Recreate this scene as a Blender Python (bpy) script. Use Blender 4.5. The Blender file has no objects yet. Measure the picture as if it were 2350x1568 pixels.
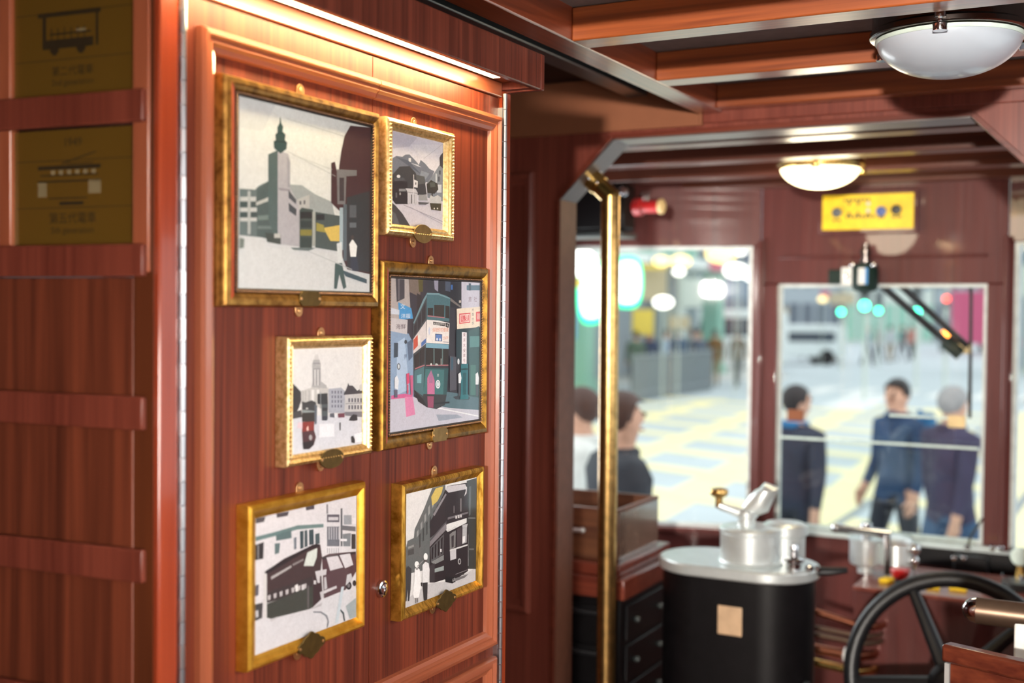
import bpy, bmesh, math, random
from mathutils import Vector, Matrix
random.seed(7)
V = Vector
PI = math.pi
scene = bpy.context.scene
COL = scene.collection

# ---------------------------------------------------------------- camera model
FPX = 2738.0
YAW, PITCH, ROLL = [math.radians(a) for a in (-28.177, -1.507, 0.5453)]
_cy, _sy, _cp, _sp = math.cos(YAW), math.sin(YAW), math.cos(PITCH), math.sin(PITCH)
FWD = V((_sy*_cp, _cy*_cp, _sp))
_r0 = V((_cy, -_sy, 0)); _u0 = _r0.cross(FWD)
_c, _s = math.cos(ROLL), math.sin(ROLL)
RGT = _c*_r0 + _s*_u0
UPV = -_s*_r0 + _c*_u0
def ray(px, py): return FWD + RGT*((px-1175)/FPX) - UPV*((py-784)/FPX)
# where a measured sight line meets a wall, a cross wall or a level surface
def onx(px, py, X): d = ray(px, py); return d*(X/d.x)
def ony(px, py, Y): d = ray(px, py); return d*(Y/d.y)
def onz(px, py, Z): d = ray(px, py); return d*(Z/d.z)

cam_d = bpy.data.cameras.new('camera'); cam = bpy.data.objects.new('camera', cam_d); COL.objects.link(cam)
cam.matrix_world = Matrix((( RGT.x, UPV.x, -FWD.x, 0), (RGT.y, UPV.y, -FWD.y, 0), (RGT.z, UPV.z, -FWD.z, 0), (0, 0, 0, 1)))
cam_d.sensor_width = 36; cam_d.lens = FPX/2350*36
cam_d.clip_start = 0.02; cam_d.clip_end = 500
cam_d.dof.use_dof = True; cam_d.dof.focus_distance = 1.95; cam_d.dof.aperture_fstop = 2.5
scene.camera = cam
scene.view_settings.view_transform = 'Standard'
scene.view_settings.look = 'None'
scene.view_settings.exposure = 0.0

# ---------------------------------------------------------------- materials
def s2l(c): return c/12.92 if c <= .04045 else ((c+.055)/1.055)**2.4
def rgb(r, g, b): return (s2l(r/255), s2l(g/255), s2l(b/255), 1)
MATS = {}
def new_mat(name):
    m = bpy.data.materials.new(name); m.use_nodes = True
    nt = m.node_tree; b = nt.nodes['Principled BSDF']
    MATS[name] = m
    return m, nt, b
def N(nt, t, **kw):
    n = nt.nodes.new(t)
    for k, v in kw.items(): setattr(n, k, v)
    return n
def setv(b, **kw):
    for k, v in kw.items(): b.inputs[k.replace('_', ' ')].default_value = v
def plain(name, col, rough=.5, metal=0., spec=.5, coat=0., var=.12, vscale=30, bump=0., emit=0., ecol=None, coat_rough=.08):
    m, nt, b = new_mat(name)
    tc = N(nt, 'ShaderNodeTexCoord'); no = N(nt, 'ShaderNodeTexNoise'); no.inputs['Scale'].default_value = vscale; no.inputs['Detail'].default_value = 4
    nt.links.new(tc.outputs['Object'], no.inputs['Vector'])
    rp = N(nt, 'ShaderNodeValToRGB'); e = rp.color_ramp.elements
    e[0].position = .3; e[1].position = .7
    e[0].color = tuple(c*(1-var) for c in col[:3])+(1,); e[1].color = tuple(min(1, c*(1+var)) for c in col[:3])+(1,)
    nt.links.new(no.outputs['Fac'], rp.inputs['Fac']); nt.links.new(rp.outputs['Color'], b.inputs['Base Color'])
    setv(b, Roughness=rough, Metallic=metal, Specular_IOR_Level=spec, Coat_Weight=coat, Coat_Roughness=coat_rough)
    if bump:
        bp = N(nt, 'ShaderNodeBump'); bp.inputs['Strength'].default_value = bump; bp.inputs['Distance'].default_value = .002
        nt.links.new(no.outputs['Fac'], bp.inputs['Height']); nt.links.new(bp.outputs['Normal'], b.inputs['Normal'])
    if emit:
        b.inputs['Emission Color'].default_value = ecol or col; b.inputs['Emission Strength'].default_value = emit
    return m
def wood(name, c0, c1, axis='z', rough=.35, coat=0., fine=150., coarse=26., bump=.05, bdist=.001, spec=.5, contrast=1.0, coat_rough=.07):
    m, nt, b = new_mat(name)
    tc = N(nt, 'ShaderNodeTexCoord')
    def streak(sc, along, det, dist=0.):
        mp = N(nt, 'ShaderNodeMapping')
        s = [sc, sc, sc]; s['xyz'.index(axis)] = along
        mp.inputs['Scale'].default_value = s
        nt.links.new(tc.outputs['Object'], mp.inputs['Vector'])
        no = N(nt, 'ShaderNodeTexNoise'); no.inputs['Scale'].default_value = 1; no.inputs['Detail'].default_value = det; no.inputs['Distortion'].default_value = dist
        nt.links.new(mp.outputs['Vector'], no.inputs['Vector'])
        return no
    a = streak(coarse, 1.1, 3, 1.2); f = streak(fine, 2.5, 5)
    mix = N(nt, 'ShaderNodeMath', operation='MULTIPLY_ADD'); mix.inputs[1].default_value = .55
    nt.links.new(a.outputs['Fac'], mix.inputs[0])
    m2 = N(nt, 'ShaderNodeMath', operation='MULTIPLY'); m2.inputs[1].default_value = .45
    nt.links.new(f.outputs['Fac'], m2.inputs[0]); nt.links.new(m2.outputs[0], mix.inputs[2])
    rp = N(nt, 'ShaderNodeValToRGB'); e = rp.color_ramp.elements
    e[0].position = .5-.15/contrast; e[1].position = .5+.13/contrast; e[0].color = c0; e[1].color = c1
    nt.links.new(mix.outputs[0], rp.inputs['Fac']); nt.links.new(rp.outputs['Color'], b.inputs['Base Color'])
    setv(b, Roughness=rough, Coat_Weight=coat, Coat_Roughness=coat_rough, Specular_IOR_Level=spec)
    if bump:
        bp = N(nt, 'ShaderNodeBump'); bp.inputs['Strength'].default_value = bump; bp.inputs['Distance'].default_value = bdist
        nt.links.new(mix.outputs[0], bp.inputs['Height']); nt.links.new(bp.outputs['Normal'], b.inputs['Normal'])
    return m
wood('door_laminate', rgb(64, 24, 15), rgb(114, 50, 31), 'z', .45, spec=.25, fine=210, coarse=40)
wood('door_moulding', rgb(124, 62, 40), rgb(156, 86, 58), 'z', .3, coat=.3, fine=120, contrast=.8)
wood('door_moulding_level', rgb(124, 62, 40), rgb(156, 86, 58), 'y', .3, coat=.3, fine=120, contrast=.8)
wood('pelmet_laminate', rgb(70, 30, 22), rgb(112, 54, 40), 'z', .38, spec=.35, fine=190, coarse=40)
wood('panel_laminate', rgb(68, 30, 18), rgb(112, 54, 34), 'z', .45, spec=.3, fine=90, coarse=22)
wood('rail_laminate', rgb(84, 36, 26), rgb(114, 54, 40), 'z', .4, spec=.35, fine=160, coarse=30)
wood('partition_laminate', rgb(104, 48, 38), rgb(132, 68, 54), 'z', .3, coat=.25, fine=160, coarse=30)
wood('stile_dark', rgb(66, 30, 14), rgb(88, 42, 20), 'z', .4, fine=90)
wood('post_varnish', rgb(120, 44, 24), rgb(150, 62, 34), 'z', .22, coat=.6, fine=60)
wood('beam_across', rgb(118, 54, 24), rgb(170, 88, 42), 'x', .35, coat=1., fine=110, coarse=30, bump=.10, coat_rough=.2)
wood('beam_along', rgb(104, 44, 24), rgb(150, 70, 40), 'y', .35, coat=1., fine=110, coarse=30, bump=.10, coat_rough=.2)
wood('cab_beam', rgb(70, 32, 20), rgb(94, 46, 28), 'x', .45, coat=.8, fine=80, coat_rough=.26, spec=.3)
wood('cab_maroon', rgb(82, 36, 32), rgb(98, 45, 40), 'z', .5, coat=1., fine=70, bump=1.0, bdist=.004, coat_rough=.05, spec=.3)
wood('seat_wood', rgb(70, 26, 18), rgb(106, 50, 32), 'x', .3, coat=.6, fine=120, coarse=25, bump=.4)
wood('tray_wood', rgb(74, 42, 28), rgb(108, 68, 44), 'x', .4, coat=.2, fine=90)
wood('ledge_wood', rgb(88, 36, 26), rgb(116, 54, 38), 'x', .3, coat=.5, fine=90)
wood('floor_boards', rgb(70, 40, 26), rgb(110, 70, 46), 'y', .5, fine=60)
plain('ceiling_cloth', rgb(120, 108, 104), .8)
plain('dark_ceiling', rgb(34, 16, 12), .6, spec=.3)
plain('dark_trim', rgb(58, 64, 64), .35, coat=.4, coat_rough=.2)
plain('brass', rgb(216, 178, 104), .22, 1., var=.18, vscale=60, bump=.02)
plain('worn_brass', rgb(196, 158, 98), .27, 1., var=.28, vscale=45, bump=.03)
plain('copper', rgb(176, 110, 84), .3, 1.)
plain('chrome', rgb(215, 215, 218), .12, 1., var=.03)
plain('dark_chrome', rgb(120, 112, 108), .16, 1., var=.05)
plain('hinge_steel', rgb(205, 208, 214), .28, 1., var=.06)
plain('hinge_grey', rgb(170, 174, 182), .34, 1., var=.06)
plain('aluminium', rgb(222, 228, 228), .33, .6, var=.06)
plain('bronze', rgb(120, 98, 82), .36, .8, var=.1)
plain('black_enamel', rgb(13, 11, 13), .38, spec=.3, var=.2)
plain('black_rubber', rgb(22, 22, 25), .4)
plain('green_black', rgb(16, 38, 31), .55, spec=.3)
plain('plate_cream', rgb(196, 164, 132), .4)
plain('red_paint', rgb(186, 30, 30), .3, coat=.4)
plain('cream_paint', rgb(226, 196, 140), .4)
plain('yellow_paint', rgb(246, 204, 16), .45)
plain('blue_knob', rgb(50, 84, 160), .35)
plain('grey_knob', rgb(88, 92, 98), .4)
plain('white_paint', rgb(226, 226, 222), .4)
plain('pale_frame', rgb(206, 212, 208), .4, coat=.3)
plain('seal_white', rgb(206, 222, 212), .4)
plain('name_brass', rgb(104, 84, 46), .38, .85, var=.2, vscale=80)
plain('name_brass_light', rgb(150, 124, 76), .35, .85, var=.2, vscale=80)
plain('hanger_brass', rgb(214, 168, 116), .3, .9, var=.1)
plain('lip_black', rgb(34, 28, 26), .5)
plain('bead_bronze', rgb(128, 96, 72), .35, .7, var=.2, vscale=200)
plain('red_edge', rgb(146, 56, 26), .4, var=.25, vscale=90)
def gold(name, c0, c1, rough, scale, streak=None, metal=.85):
    m, nt, b = new_mat(name)
    tc = N(nt, 'ShaderNodeTexCoord'); mp = N(nt, 'ShaderNodeMapping')
    mp.inputs['Scale'].default_value = streak or (1, 1, 1)
    no = N(nt, 'ShaderNodeTexNoise'); no.inputs['Scale'].default_value = scale; no.inputs['Detail'].default_value = 6; no.inputs['Roughness'].default_value = .6
    rp = N(nt, 'ShaderNodeValToRGB'); e = rp.color_ramp.elements
    e[0].position = .34; e[1].position = .6; e[0].color = c0; e[1].color = c1
    nt.links.new(tc.outputs['Object'], mp.inputs['Vector']); nt.links.new(mp.outputs['Vector'], no.inputs['Vector'])
    nt.links.new(no.outputs['Fac'], rp.inputs['Fac']); nt.links.new(rp.outputs['Color'], b.inputs['Base Color'])
    setv(b, Roughness=rough, Metallic=metal)
    bp = N(nt, 'ShaderNodeBump'); bp.inputs['Strength'].default_value = .08; bp.inputs['Distance'].default_value = .001
    nt.links.new(no.outputs['Fac'], bp.inputs['Height']); nt.links.new(bp.outputs['Normal'], b.inputs['Normal'])
gold('gold_bronze', rgb(112, 76, 32), rgb(184, 138, 70), .34, 60)
gold('gold_dark', rgb(96, 68, 28), rgb(160, 116, 46), .36, 70)
gold('gold_pale', rgb(186, 148, 90), rgb(232, 200, 146), .34, 160)
gold('gold_satin', rgb(196, 138, 38), rgb(224, 170, 66), .36, 40)
gold('gold_streak', rgb(140, 96, 24), rgb(220, 168, 72), .34, 30, (1, 8, 1.2))

def col_attr_mat(name, rough=.35, var=.05, coat=.0):
    m, nt, b = new_mat(name)
    at = N(nt, 'ShaderNodeAttribute'); at.attribute_name = 'Col'
    tc = N(nt, 'ShaderNodeTexCoord'); no = N(nt, 'ShaderNodeTexNoise'); no.inputs['Scale'].default_value = 90; no.inputs['Detail'].default_value = 5
    nt.links.new(tc.outputs['Object'], no.inputs['Vector'])
    mr = N(nt, 'ShaderNodeMapRange'); mr.inputs['From Min'].default_value = .3; mr.inputs['From Max'].default_value = .7
    mr.inputs['To Min'].default_value = 1-var*2; mr.inputs['To Max'].default_value = 1+var
    nt.links.new(no.outputs['Fac'], mr.inputs['Value'])
    mx = N(nt, 'ShaderNodeVectorMath', operation='SCALE')
    n2 = N(nt, 'ShaderNodeTexNoise'); n2.inputs['Scale'].default_value = 420; n2.inputs['Detail'].default_value = 3
    nt.links.new(tc.outputs['Object'], n2.inputs['Vector'])
    m2 = N(nt, 'ShaderNodeMapRange'); m2.inputs['From Min'].default_value = .3; m2.inputs['From Max'].default_value = .7
    m2.inputs['To Min'].default_value = .86; m2.inputs['To Max'].default_value = 1.0
    nt.links.new(n2.outputs['Fac'], m2.inputs['Value'])
    mm = N(nt, 'ShaderNodeMath', operation='MULTIPLY'); nt.links.new(mr.outputs['Result'], mm.inputs[0]); nt.links.new(m2.outputs['Result'], mm.inputs[1])
    nt.links.new(at.outputs['Color'], mx.inputs[0]); nt.links.new(mm.outputs[0], mx.inputs['Scale'])
    nt.links.new(mx.outputs[0], b.inputs['Base Color'])
    setv(b, Roughness=rough, Coat_Weight=coat)
    return m, at, b
col_attr_mat('photo_print', .4, .025)
col_attr_mat('painted', .45, .05)
def glass(name, tint=(1, 1, 1, 1), refl=.045):
    m = bpy.data.materials.new(name); m.use_nodes = True; MATS[name] = m
    nt = m.node_tree; nt.nodes.clear()
    out = N(nt, 'ShaderNodeOutputMaterial'); tr = N(nt, 'ShaderNodeBsdfTransparent'); gl = N(nt, 'ShaderNodeBsdfGlossy')
    tr.inputs['Color'].default_value = tint; gl.inputs['Roughness'].default_value = .02
    lw = N(nt, 'ShaderNodeLayerWeight'); lw.inputs['Blend'].default_value = .5
    pw = N(nt, 'ShaderNodeMath', operation='POWER'); pw.inputs[1].default_value = 5
    ma = N(nt, 'ShaderNodeMath', operation='MULTIPLY_ADD'); ma.inputs[1].default_value = .9; ma.inputs[2].default_value = refl
    nt.links.new(lw.outputs['Facing'], pw.inputs[0]); nt.links.new(pw.outputs[0], ma.inputs[0])
    mx = N(nt, 'ShaderNodeMixShader')
    nt.links.new(ma.outputs[0], mx.inputs['Fac']); nt.links.new(tr.outputs[0], mx.inputs[1]); nt.links.new(gl.outputs[0], mx.inputs[2])
    nt.links.new(mx.outputs[0], out.inputs['Surface'])
glass('clear_glass'); glass('amber_glass', rgb(220, 180, 90)); glass('window_glass', (.96, .98, .97, 1))
def emis(name, col, s):
    m = bpy.data.materials.new(name); m.use_nodes = True; MATS[name] = m
    b = m.node_tree.nodes['Principled BSDF']; b.inputs['Base Color'].default_value = col
    b.inputs['Emission Color'].default_value = col; b.inputs['Emission Strength'].default_value = s
emis('led_warm', (1, .72, .40, 1), 9)
emis('dome_lit', (1, .84, .5, 1), 3.6)
emis('neon_white', (.85, 1, .93, 1), 3.2); emis('neon_green', (.02, .9, .42, 1), 1.6)
emis('signal_green', (.05, 1, .55, 1), 10); emis('signal_red', (1, .08, .05, 1), 6); emis('signal_amber', (1, .3, .03, 1), 9)
emis('lamp_white', (1, .97, .9, 1), 3.5); emis('lamp_yellow', (1, .75, .3, 1), 2.2)
def dome_off():
    m, nt, b = new_mat('dome_opal')
    setv(b, Base_Color=rgb(186, 194, 204), Roughness=.32, Subsurface_Weight=.3, Coat_Weight=.3)
    b.inputs['Subsurface Radius'].default_value = (.05, .05, .05)
dome_off()
def obj_col(name, rough=.8):
    m, nt, b = new_mat(name)
    oi = N(nt, 'ShaderNodeObjectInfo'); tc = N(nt, 'ShaderNodeTexCoord'); no = N(nt, 'ShaderNodeTexNoise'); no.inputs['Scale'].default_value = 9
    nt.links.new(tc.outputs['Object'], no.inputs['Vector'])
    mr = N(nt, 'ShaderNodeMapRange'); mr.inputs['To Min'].default_value = .7; mr.inputs['To Max'].default_value = 1.3
    nt.links.new(no.outputs['Fac'], mr.inputs['Value'])
    mx = N(nt, 'ShaderNodeVectorMath', operation='SCALE')
    nt.links.new(oi.outputs['Color'], mx.inputs[0]); nt.links.new(mr.outputs['Result'], mx.inputs['Scale'])
    nt.links.new(mx.outputs[0], b.inputs['Base Color']); setv(b, Roughness=rough)
obj_col('jacket_cloth')
plain('skin', rgb(214, 164, 138), .5); plain('trousers_dark', rgb(42, 44, 54), .8); plain('jeans', rgb(58, 88, 122), .8)
plain('trousers_tan', rgb(150, 128, 96), .8); plain('shoe', rgb(38, 34, 32), .5); plain('hair_black', rgb(30, 26, 26), .5); plain('hair_grey', rgb(150, 148, 148), .6); plain('hair_brown', rgb(74, 48, 38), .5)
plain('pack_blue', rgb(34, 110, 160), .7); plain('eye_dark', rgb(30, 24, 22), .3); plain('lip_pink', rgb(170, 100, 90), .5)
plain('asphalt', rgb(198, 207, 211), .75, var=.07, vscale=.7)
plain('road_yellow', rgb(250, 238, 190), .7, var=.05, vscale=3); plain('road_white', rgb(240, 240, 238), .7, var=.05, vscale=3)
plain('rail_steel', rgb(150, 156, 160), .4); plain('pavement', rgb(214, 214, 210), .8)
plain('fence_grey', rgb(136, 144, 148), .5)
plain('bus_red', rgb(210, 84, 112), .4); plain('car_white', rgb(232, 238, 238), .35, coat=.4); plain('car_silver', rgb(196, 206, 208), .35, coat=.4)
plain('dark_glass', rgb(60, 72, 84), .15); plain('tyre', rgb(28, 28, 30), .7)
plain('wall_pale', rgb(206, 214, 206), .8); plain('wall_grey', rgb(168, 178, 184), .8); plain('wall_blue', rgb(122, 142, 162), .8); plain('wall_dark', rgb(104, 114, 124), .8)
plain('wall_warm', rgb(190, 176, 150), .8); plain('wall_mint', rgb(150, 196, 178), .8); plain('pane_blue', rgb(100, 128, 150), .3); plain('awning_white', rgb(236, 242, 238), .7)
plain('sign_yellow', rgb(236, 206, 90), .6); plain('sign_pink', rgb(226, 120, 140), .6); plain('sign_blue', rgb(70, 140, 200), .6); plain('sign_green', rgb(60, 160, 110), .6); plain('sign_magenta', rgb(206, 92, 128), .6)

# ---------------------------------------------------------------- mesh builder
class MB:
    def __init__(s): s.v = []; s.f = []; s.fm = []; s.fc = []; s.T = None
    def add(s, verts, faces, m=0, col=None):
        o = len(s.v)
        for p in verts:
            p = V(p); s.v.append(s.T @ p if s.T else p)
        for f in faces: s.f.append([o+i for i in f]); s.fm.append(m); s.fc.append(col)
        return s
    def box(s, x0, x1, y0, y1, z0, z1, m=0, col=None):
        if x0 > x1: x0, x1 = x1, x0
        if y0 > y1: y0, y1 = y1, y0
        if z0 > z1: z0, z1 = z1, z0
        return s.add([(x0,y0,z0),(x1,y0,z0),(x1,y1,z0),(x0,y1,z0),(x0,y0,z1),(x1,y0,z1),(x1,y1,z1),(x0,y1,z1)],
                     [(0,3,2,1),(4,5,6,7),(0,1,5,4),(1,2,6,5),(2,3,7,6),(3,0,4,7)], m, col)
    def poly(s, pts, m=0, col=None): return s.add(pts, [list(range(len(pts)))], m, col)
    def prism(s, pts, vec, m=0, col=None):
        n = len(pts); vec = V(vec); a = [V(p) for p in pts]
        return s.add(a+[p+vec for p in a], [list(range(n))[::-1], list(range(n, 2*n))]+[(i, (i+1) % n, n+(i+1) % n, n+i) for i in range(n)], m, col)
    def tube(s, path, r, n=12, m=0, closed=False, caps=True, up=None, col=None):
        path = [V(p) for p in path]; k = len(path); rs = r if isinstance(r, (list, tuple)) else [r]*k
        t0 = (path[1]-path[0]).normalized()
        a = V(up) if up else (V((0, 0, 1)) if abs(t0.z) < .9 else V((1, 0, 0)))
        vs = []
        for i, p in enumerate(path):
            if closed: t = (path[(i+1) % k]-path[i-1]).normalized()
            elif i == 0: t = t0
            elif i == k-1: t = (path[-1]-path[-2]).normalized()
            else: t = ((path[i]-path[i-1]).normalized()+(path[i+1]-path[i]).normalized()).normalized()
            b = t.cross(a)
            b = b.normalized() if b.length > 1e-6 else t.orthogonal().normalized()
            a = b.cross(t).normalized()
            for j in range(n):
                q = 2*PI*j/n; vs.append(p+(a*math.cos(q)+b*math.sin(q))*rs[i])
        fs = []
        for i in range(k if closed else k-1):
            i2 = (i+1) % k
            for j in range(n): fs.append((i*n+j, i*n+(j+1) % n, i2*n+(j+1) % n, i2*n+j))
        if caps and not closed: fs += [list(range(n))[::-1], list(range((k-1)*n, k*n))]
        return s.add(vs, fs, m, col)
    def lathe(s, prof, origin, axis=(0, 0, 1), n=32, m=0, sx=1., ref=None, col=None):
        ax = V(axis).normalized(); u = V(ref) if ref else (V((1, 0, 0)) if abs(ax.x) < .9 else V((0, 1, 0)))
        u = (u-ax*u.dot(ax)).normalized(); w = ax.cross(u); o = V(origin); vs = []; fs = []
        for r, h in prof:
            for j in range(n):
                q = 2*PI*j/n; vs.append(o+ax*h+u*(r*math.cos(q)*sx)+w*(r*math.sin(q)))
        k = len(prof)
        for i in range(k-1):
            for j in range(n): fs.append((i*n+j, i*n+(j+1) % n, (i+1)*n+(j+1) % n, (i+1)*n+j))
        fs += [list(range(n))[::-1], list(range((k-1)*n, k*n))]
        return s.add(vs, fs, m, col)
    def ball(s, c, r, n=12, k=8, sc=(1, 1, 1), m=0):
        c = V(c); vs = []; fs = []
        for i in range(k+1):
            t = PI*i/k
            for j in range(n):
                q = 2*PI*j/n; vs.append(c+V((r*math.sin(t)*math.cos(q)*sc[0], r*math.sin(t)*math.sin(q)*sc[1], r*math.cos(t)*sc[2])))
        for i in range(k):
            for j in range(n): fs.append((i*n+j, (i+1)*n+j, (i+1)*n+(j+1) % n, i*n+(j+1) % n))
        return s.add(vs, fs, m)
    def ring(s, o, i, X, prof, m=0, mfun=None):
        """rectangular moulding round a picture on a wall x = X: o, i = (y0, y1, z0, z1), prof = (0 outer..1 inner, height over X)"""
        vs = []; fs = []; fm = []
        for u, h in prof:
            y0, y1, z0, z1 = [o[k]+(i[k]-o[k])*u for k in range(4)]
            vs += [(X+h, y0, z0), (X+h, y1, z0), (X+h, y1, z1), (X+h, y0, z1)]
        for k in range(len(prof)-1):
            for j in range(4):
                fs = [(k*4+j, k*4+(j+1) % 4, (k+1)*4+(j+1) % 4, (k+1)*4+j)]
                mm = mfun(k, j) if mfun else m
                fm.append((fs[0], mm))
        o_ = len(s.v)
        for p in vs:
            p = V(p); s.v.append(s.T @ p if s.T else p)
        for f, mm in fm: s.f.append([o_+q for q in f]); s.fm.append(mm); s.fc.append(None)
        return s
    def build(s, name, mat, parent=None, angle=35, bevel=0., local=False, base=None, weld=False):
        me = bpy.data.meshes.new(name)
        vs = s.v
        loc = V((0, 0, 0))
        if parent is not None and not local:
            L = parent_loc(parent); vs = [p-L for p in vs]
        elif parent is None and not local:
            lo = [min(p[i] for p in vs) for i in range(3)]; hi = [max(p[i] for p in vs) for i in range(3)]
            loc = V(base) if base else V(((lo[0]+hi[0])/2, (lo[1]+hi[1])/2, lo[2])); vs = [p-loc for p in vs]
        me.from_pydata([tuple(p) for p in vs], [], s.f)
        mats = mat if isinstance(mat, (list, tuple)) else [mat]
        for q in mats: me.materials.append(MATS[q])
        me.polygons.foreach_set('material_index', s.fm)
        if any(c is not None for c in s.fc):
            at = me.color_attributes.new('Col', 'FLOAT_COLOR', 'CORNER')
            for p, c in zip(me.polygons, s.fc):
                for li in p.loop_indices: at.data[li].color = c or (1, 1, 1, 1)
        bm = bmesh.new(); bm.from_mesh(me)
        if weld: bmesh.ops.remove_doubles(bm, verts=bm.verts, dist=1e-5)
        if not any(c is not None for c in s.fc): bmesh.ops.recalc_face_normals(bm, faces=bm.faces)
        bm.to_mesh(me); bm.free()
        me.polygons.foreach_set('use_smooth', [True]*len(me.polygons)); me.set_sharp_from_angle(angle=math.radians(angle))
        ob = bpy.data.objects.new(name, me); COL.objects.link(ob); ob.location = loc
        if parent is not None: ob.parent = parent
        if bevel:
            b = ob.modifiers.new('edge', 'BEVEL'); b.width = bevel; b.segments = 2; b.limit_method = 'ANGLE'; b.angle_limit = math.radians(50); b.harden_normals = False
        return ob
def parent_loc(p):
    L = V((0, 0, 0))
    while p is not None: L += p.location; p = p.parent
    return L
def tag(o, label=None, cat=None, group=None, kind=None):
    if label: o['label'] = label
    if cat: o['category'] = cat
    if group: o['group'] = group
    if kind: o['kind'] = kind
    return o
def thing(name, loc, label, cat, group=None, rz=0.):
    o = bpy.data.objects.new(name, None); COL.objects.link(o); o.location = loc; o.rotation_euler.z = rz; o.empty_display_size = .05
    return tag(o, label, cat, group)
def struct(o, label, cat):
    return tag(o, label, cat, kind='structure')
def copy_tree(o, parent=None):
    c = o.copy(); COL.objects.link(c)
    if parent is not None: c.parent = parent
    for ch in list(o.children): copy_tree(ch, c)
    return c
def text_tris(txt):
    """filled outlines of a piece of lettering, as (triangles), height about 1, origin at centre"""
    cu = bpy.data.curves.new('lettering', 'FONT'); cu.body = txt; cu.size = 1; cu.align_x = 'CENTER'; cu.align_y = 'CENTER'; cu.resolution_u = 2
    ob = bpy.data.objects.new('lettering', cu); COL.objects.link(ob)
    dg = bpy.context.evaluated_depsgraph_get(); dg.update(); ev = ob.evaluated_get(dg); me = ev.to_mesh()
    vs = [(v.co.x, v.co.y) for v in me.vertices]; out = [[vs[i] for i in p.vertices] for p in me.polygons]
    ev.to_mesh_clear(); bpy.data.objects.remove(ob); bpy.data.curves.remove(cu)
    return out
# ================================================================ SALOON: picture doors on the left (plane x = -1.02)
DX = -1.02
SEAM = 1.461
def leaf(name, label, y0, y1, left):
    cy = (y0+y1)/2
    t = thing(name, (DX, cy, -1.45), label, 'cabinet door', 'double doors hung with pictures')
    m = MB(); m.box(DX-.022, DX, y0, y1, -1.45, .372); m.build('door_panel', 'door_laminate', t)
    # planted mouldings: an upper field and a lower field, running across both leaves
    prof = [(0, 0), (.0, .010), (.003, .015), (.008, .016), (.011, .011), (.017, .012), (.021, .008), (.027, .006), (.029, 0)]
    for z0, z1 in ((-.592, .338), (-1.38, -.612)):
        mv = MB()
        if left: ya, yb = 1.091, y1
        else: ya, yb = y0, 1.836
        for zz, sgn in ((z1, -1), (z0, 1)):
            ya2 = ya; yb2 = yb
            vs = []
            for d, h in prof:
                if left: A, B = ya+d, yb
                else: A, B = ya, yb-d
                vs += [(DX+h, A, zz+sgn*d), (DX+h, B, zz+sgn*d)]
            k = len(prof); ml = MB(); ml.add(vs, [(2*i, 2*i+1, 2*i+3, 2*i+2) for i in range(k-1)]+[[2*i for i in range(k)], [2*i+1 for i in range(k)]]); ml.build('level_moulding', 'door_moulding_level', t, angle=25)
        vs = []
        for d, h in prof:
            yy = ya+d if left else yb-d
            vs += [(DX+h, yy, z0+d), (DX+h, yy, z1-d)]
        mv.add(vs, [(2*i, 2*i+1, 2*i+3, 2*i+2) for i in range(len(prof)-1)])
        mv.build('upright_moulding', 'door_moulding', t, angle=25)
    # piano hinge with knuckles
    hy = y0 if left else y1
    h = MB(); step = .028; z = -1.44; i = 0
    while z < .355:
        h.lathe([(.0042, 0), (.0042, step-.0012)], (DX+(.004 if left else .0125), hy, z), (0, 0, 1), 10, m=i % 2)
        z += step; i += 1
    h.box(DX, DX+(.0012 if left else .009), hy-.003, hy+.004, -1.44, .355)
    h.build('piano_hinge', ['hinge_steel', 'hinge_grey'], t)
    return t
lf = leaf('cabinet_door', 'left leaf of the wooden picture doors, nearest the panelled corner, no lock', 1.066, SEAM-.001, True)
rf = leaf('cabinet_door', 'right leaf of the wooden picture doors, with a round chrome lock low beside the seam', SEAM+.001, 1.846, False)
lk = MB(); lp = onx(873, 1351, DX)
lk.lathe([(.0135, 0), (.0135, .003), (.0125, .006), (.010, .007), (.0095, .0045), (.0085, .0045), (.008, .008), (.0035, .009), (.003, .006), (.0, .006)], lp, (1, 0, 0), 28)
lk.build('lock', 'chrome', rf)
# corner posts, plinth rail over the doors
m = MB(); m.box(DX-.03, DX+.002, 1.03, 1.0625, -1.5, .40); struct(m.build('trim_1', 'post_varnish', bevel=.003), 'varnished corner post left of the picture doors', 'post')
m = MB(); m.box(DX-.35, DX, 1.8515, 1.887, -1.5, .40); m.box(DX-.003, DX+.003, 1.8515, 1.887, -1.5, .387); struct(m.build('trim_2', 'post_varnish', bevel=.003), 'varnished end post right of the picture doors', 'post')
m = MB(); m.box(DX-.03, DX+.004, 1.0626, 1.8514, .374, .40); struct(m.build('trim_3', 'door_moulding_level', bevel=.002), 'head rail over the picture doors', 'trim')
# lit pelmet
t = thing('lighting_pelmet', (-.985, 1.46, .386), 'wooden pelmet over the picture doors with a glowing warm strip light underneath', 'pelmet')
m = MB(); m.box(-.962, -.95, 1.056, 1.872, .386, .449); m.build('fascia', 'pelmet_laminate', t, bevel=.002)
m = MB(); m.box(-1.3, -.9501, 1.8725, 1.886, .386, .449); m.build('fascia_end', 'rail_laminate', t, bevel=.002)
m = MB(); m.box(-1.3, -.9625, 1.056, 1.872, .401, .409); m.build('soffit', 'door_moulding_level', t)
m = MB(); m.box(-1.02, -.9655, 1.855, 1.872, .388, .4005); m.build('end_block', 'rail_laminate', t)
m = MB(); m.box(-1.001, -.986, 1.06, 1.79, .3955, .4005); s_ = m.build('strip_light', 'led_warm', t, bevel=.001); tag(s_, 'glowing warm white light strip')
m = MB(); m.box(-1.3, -.9625, 1.056, 1.872, .435, .446); m.build('top_board', 'dark_ceiling', t)

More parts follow.
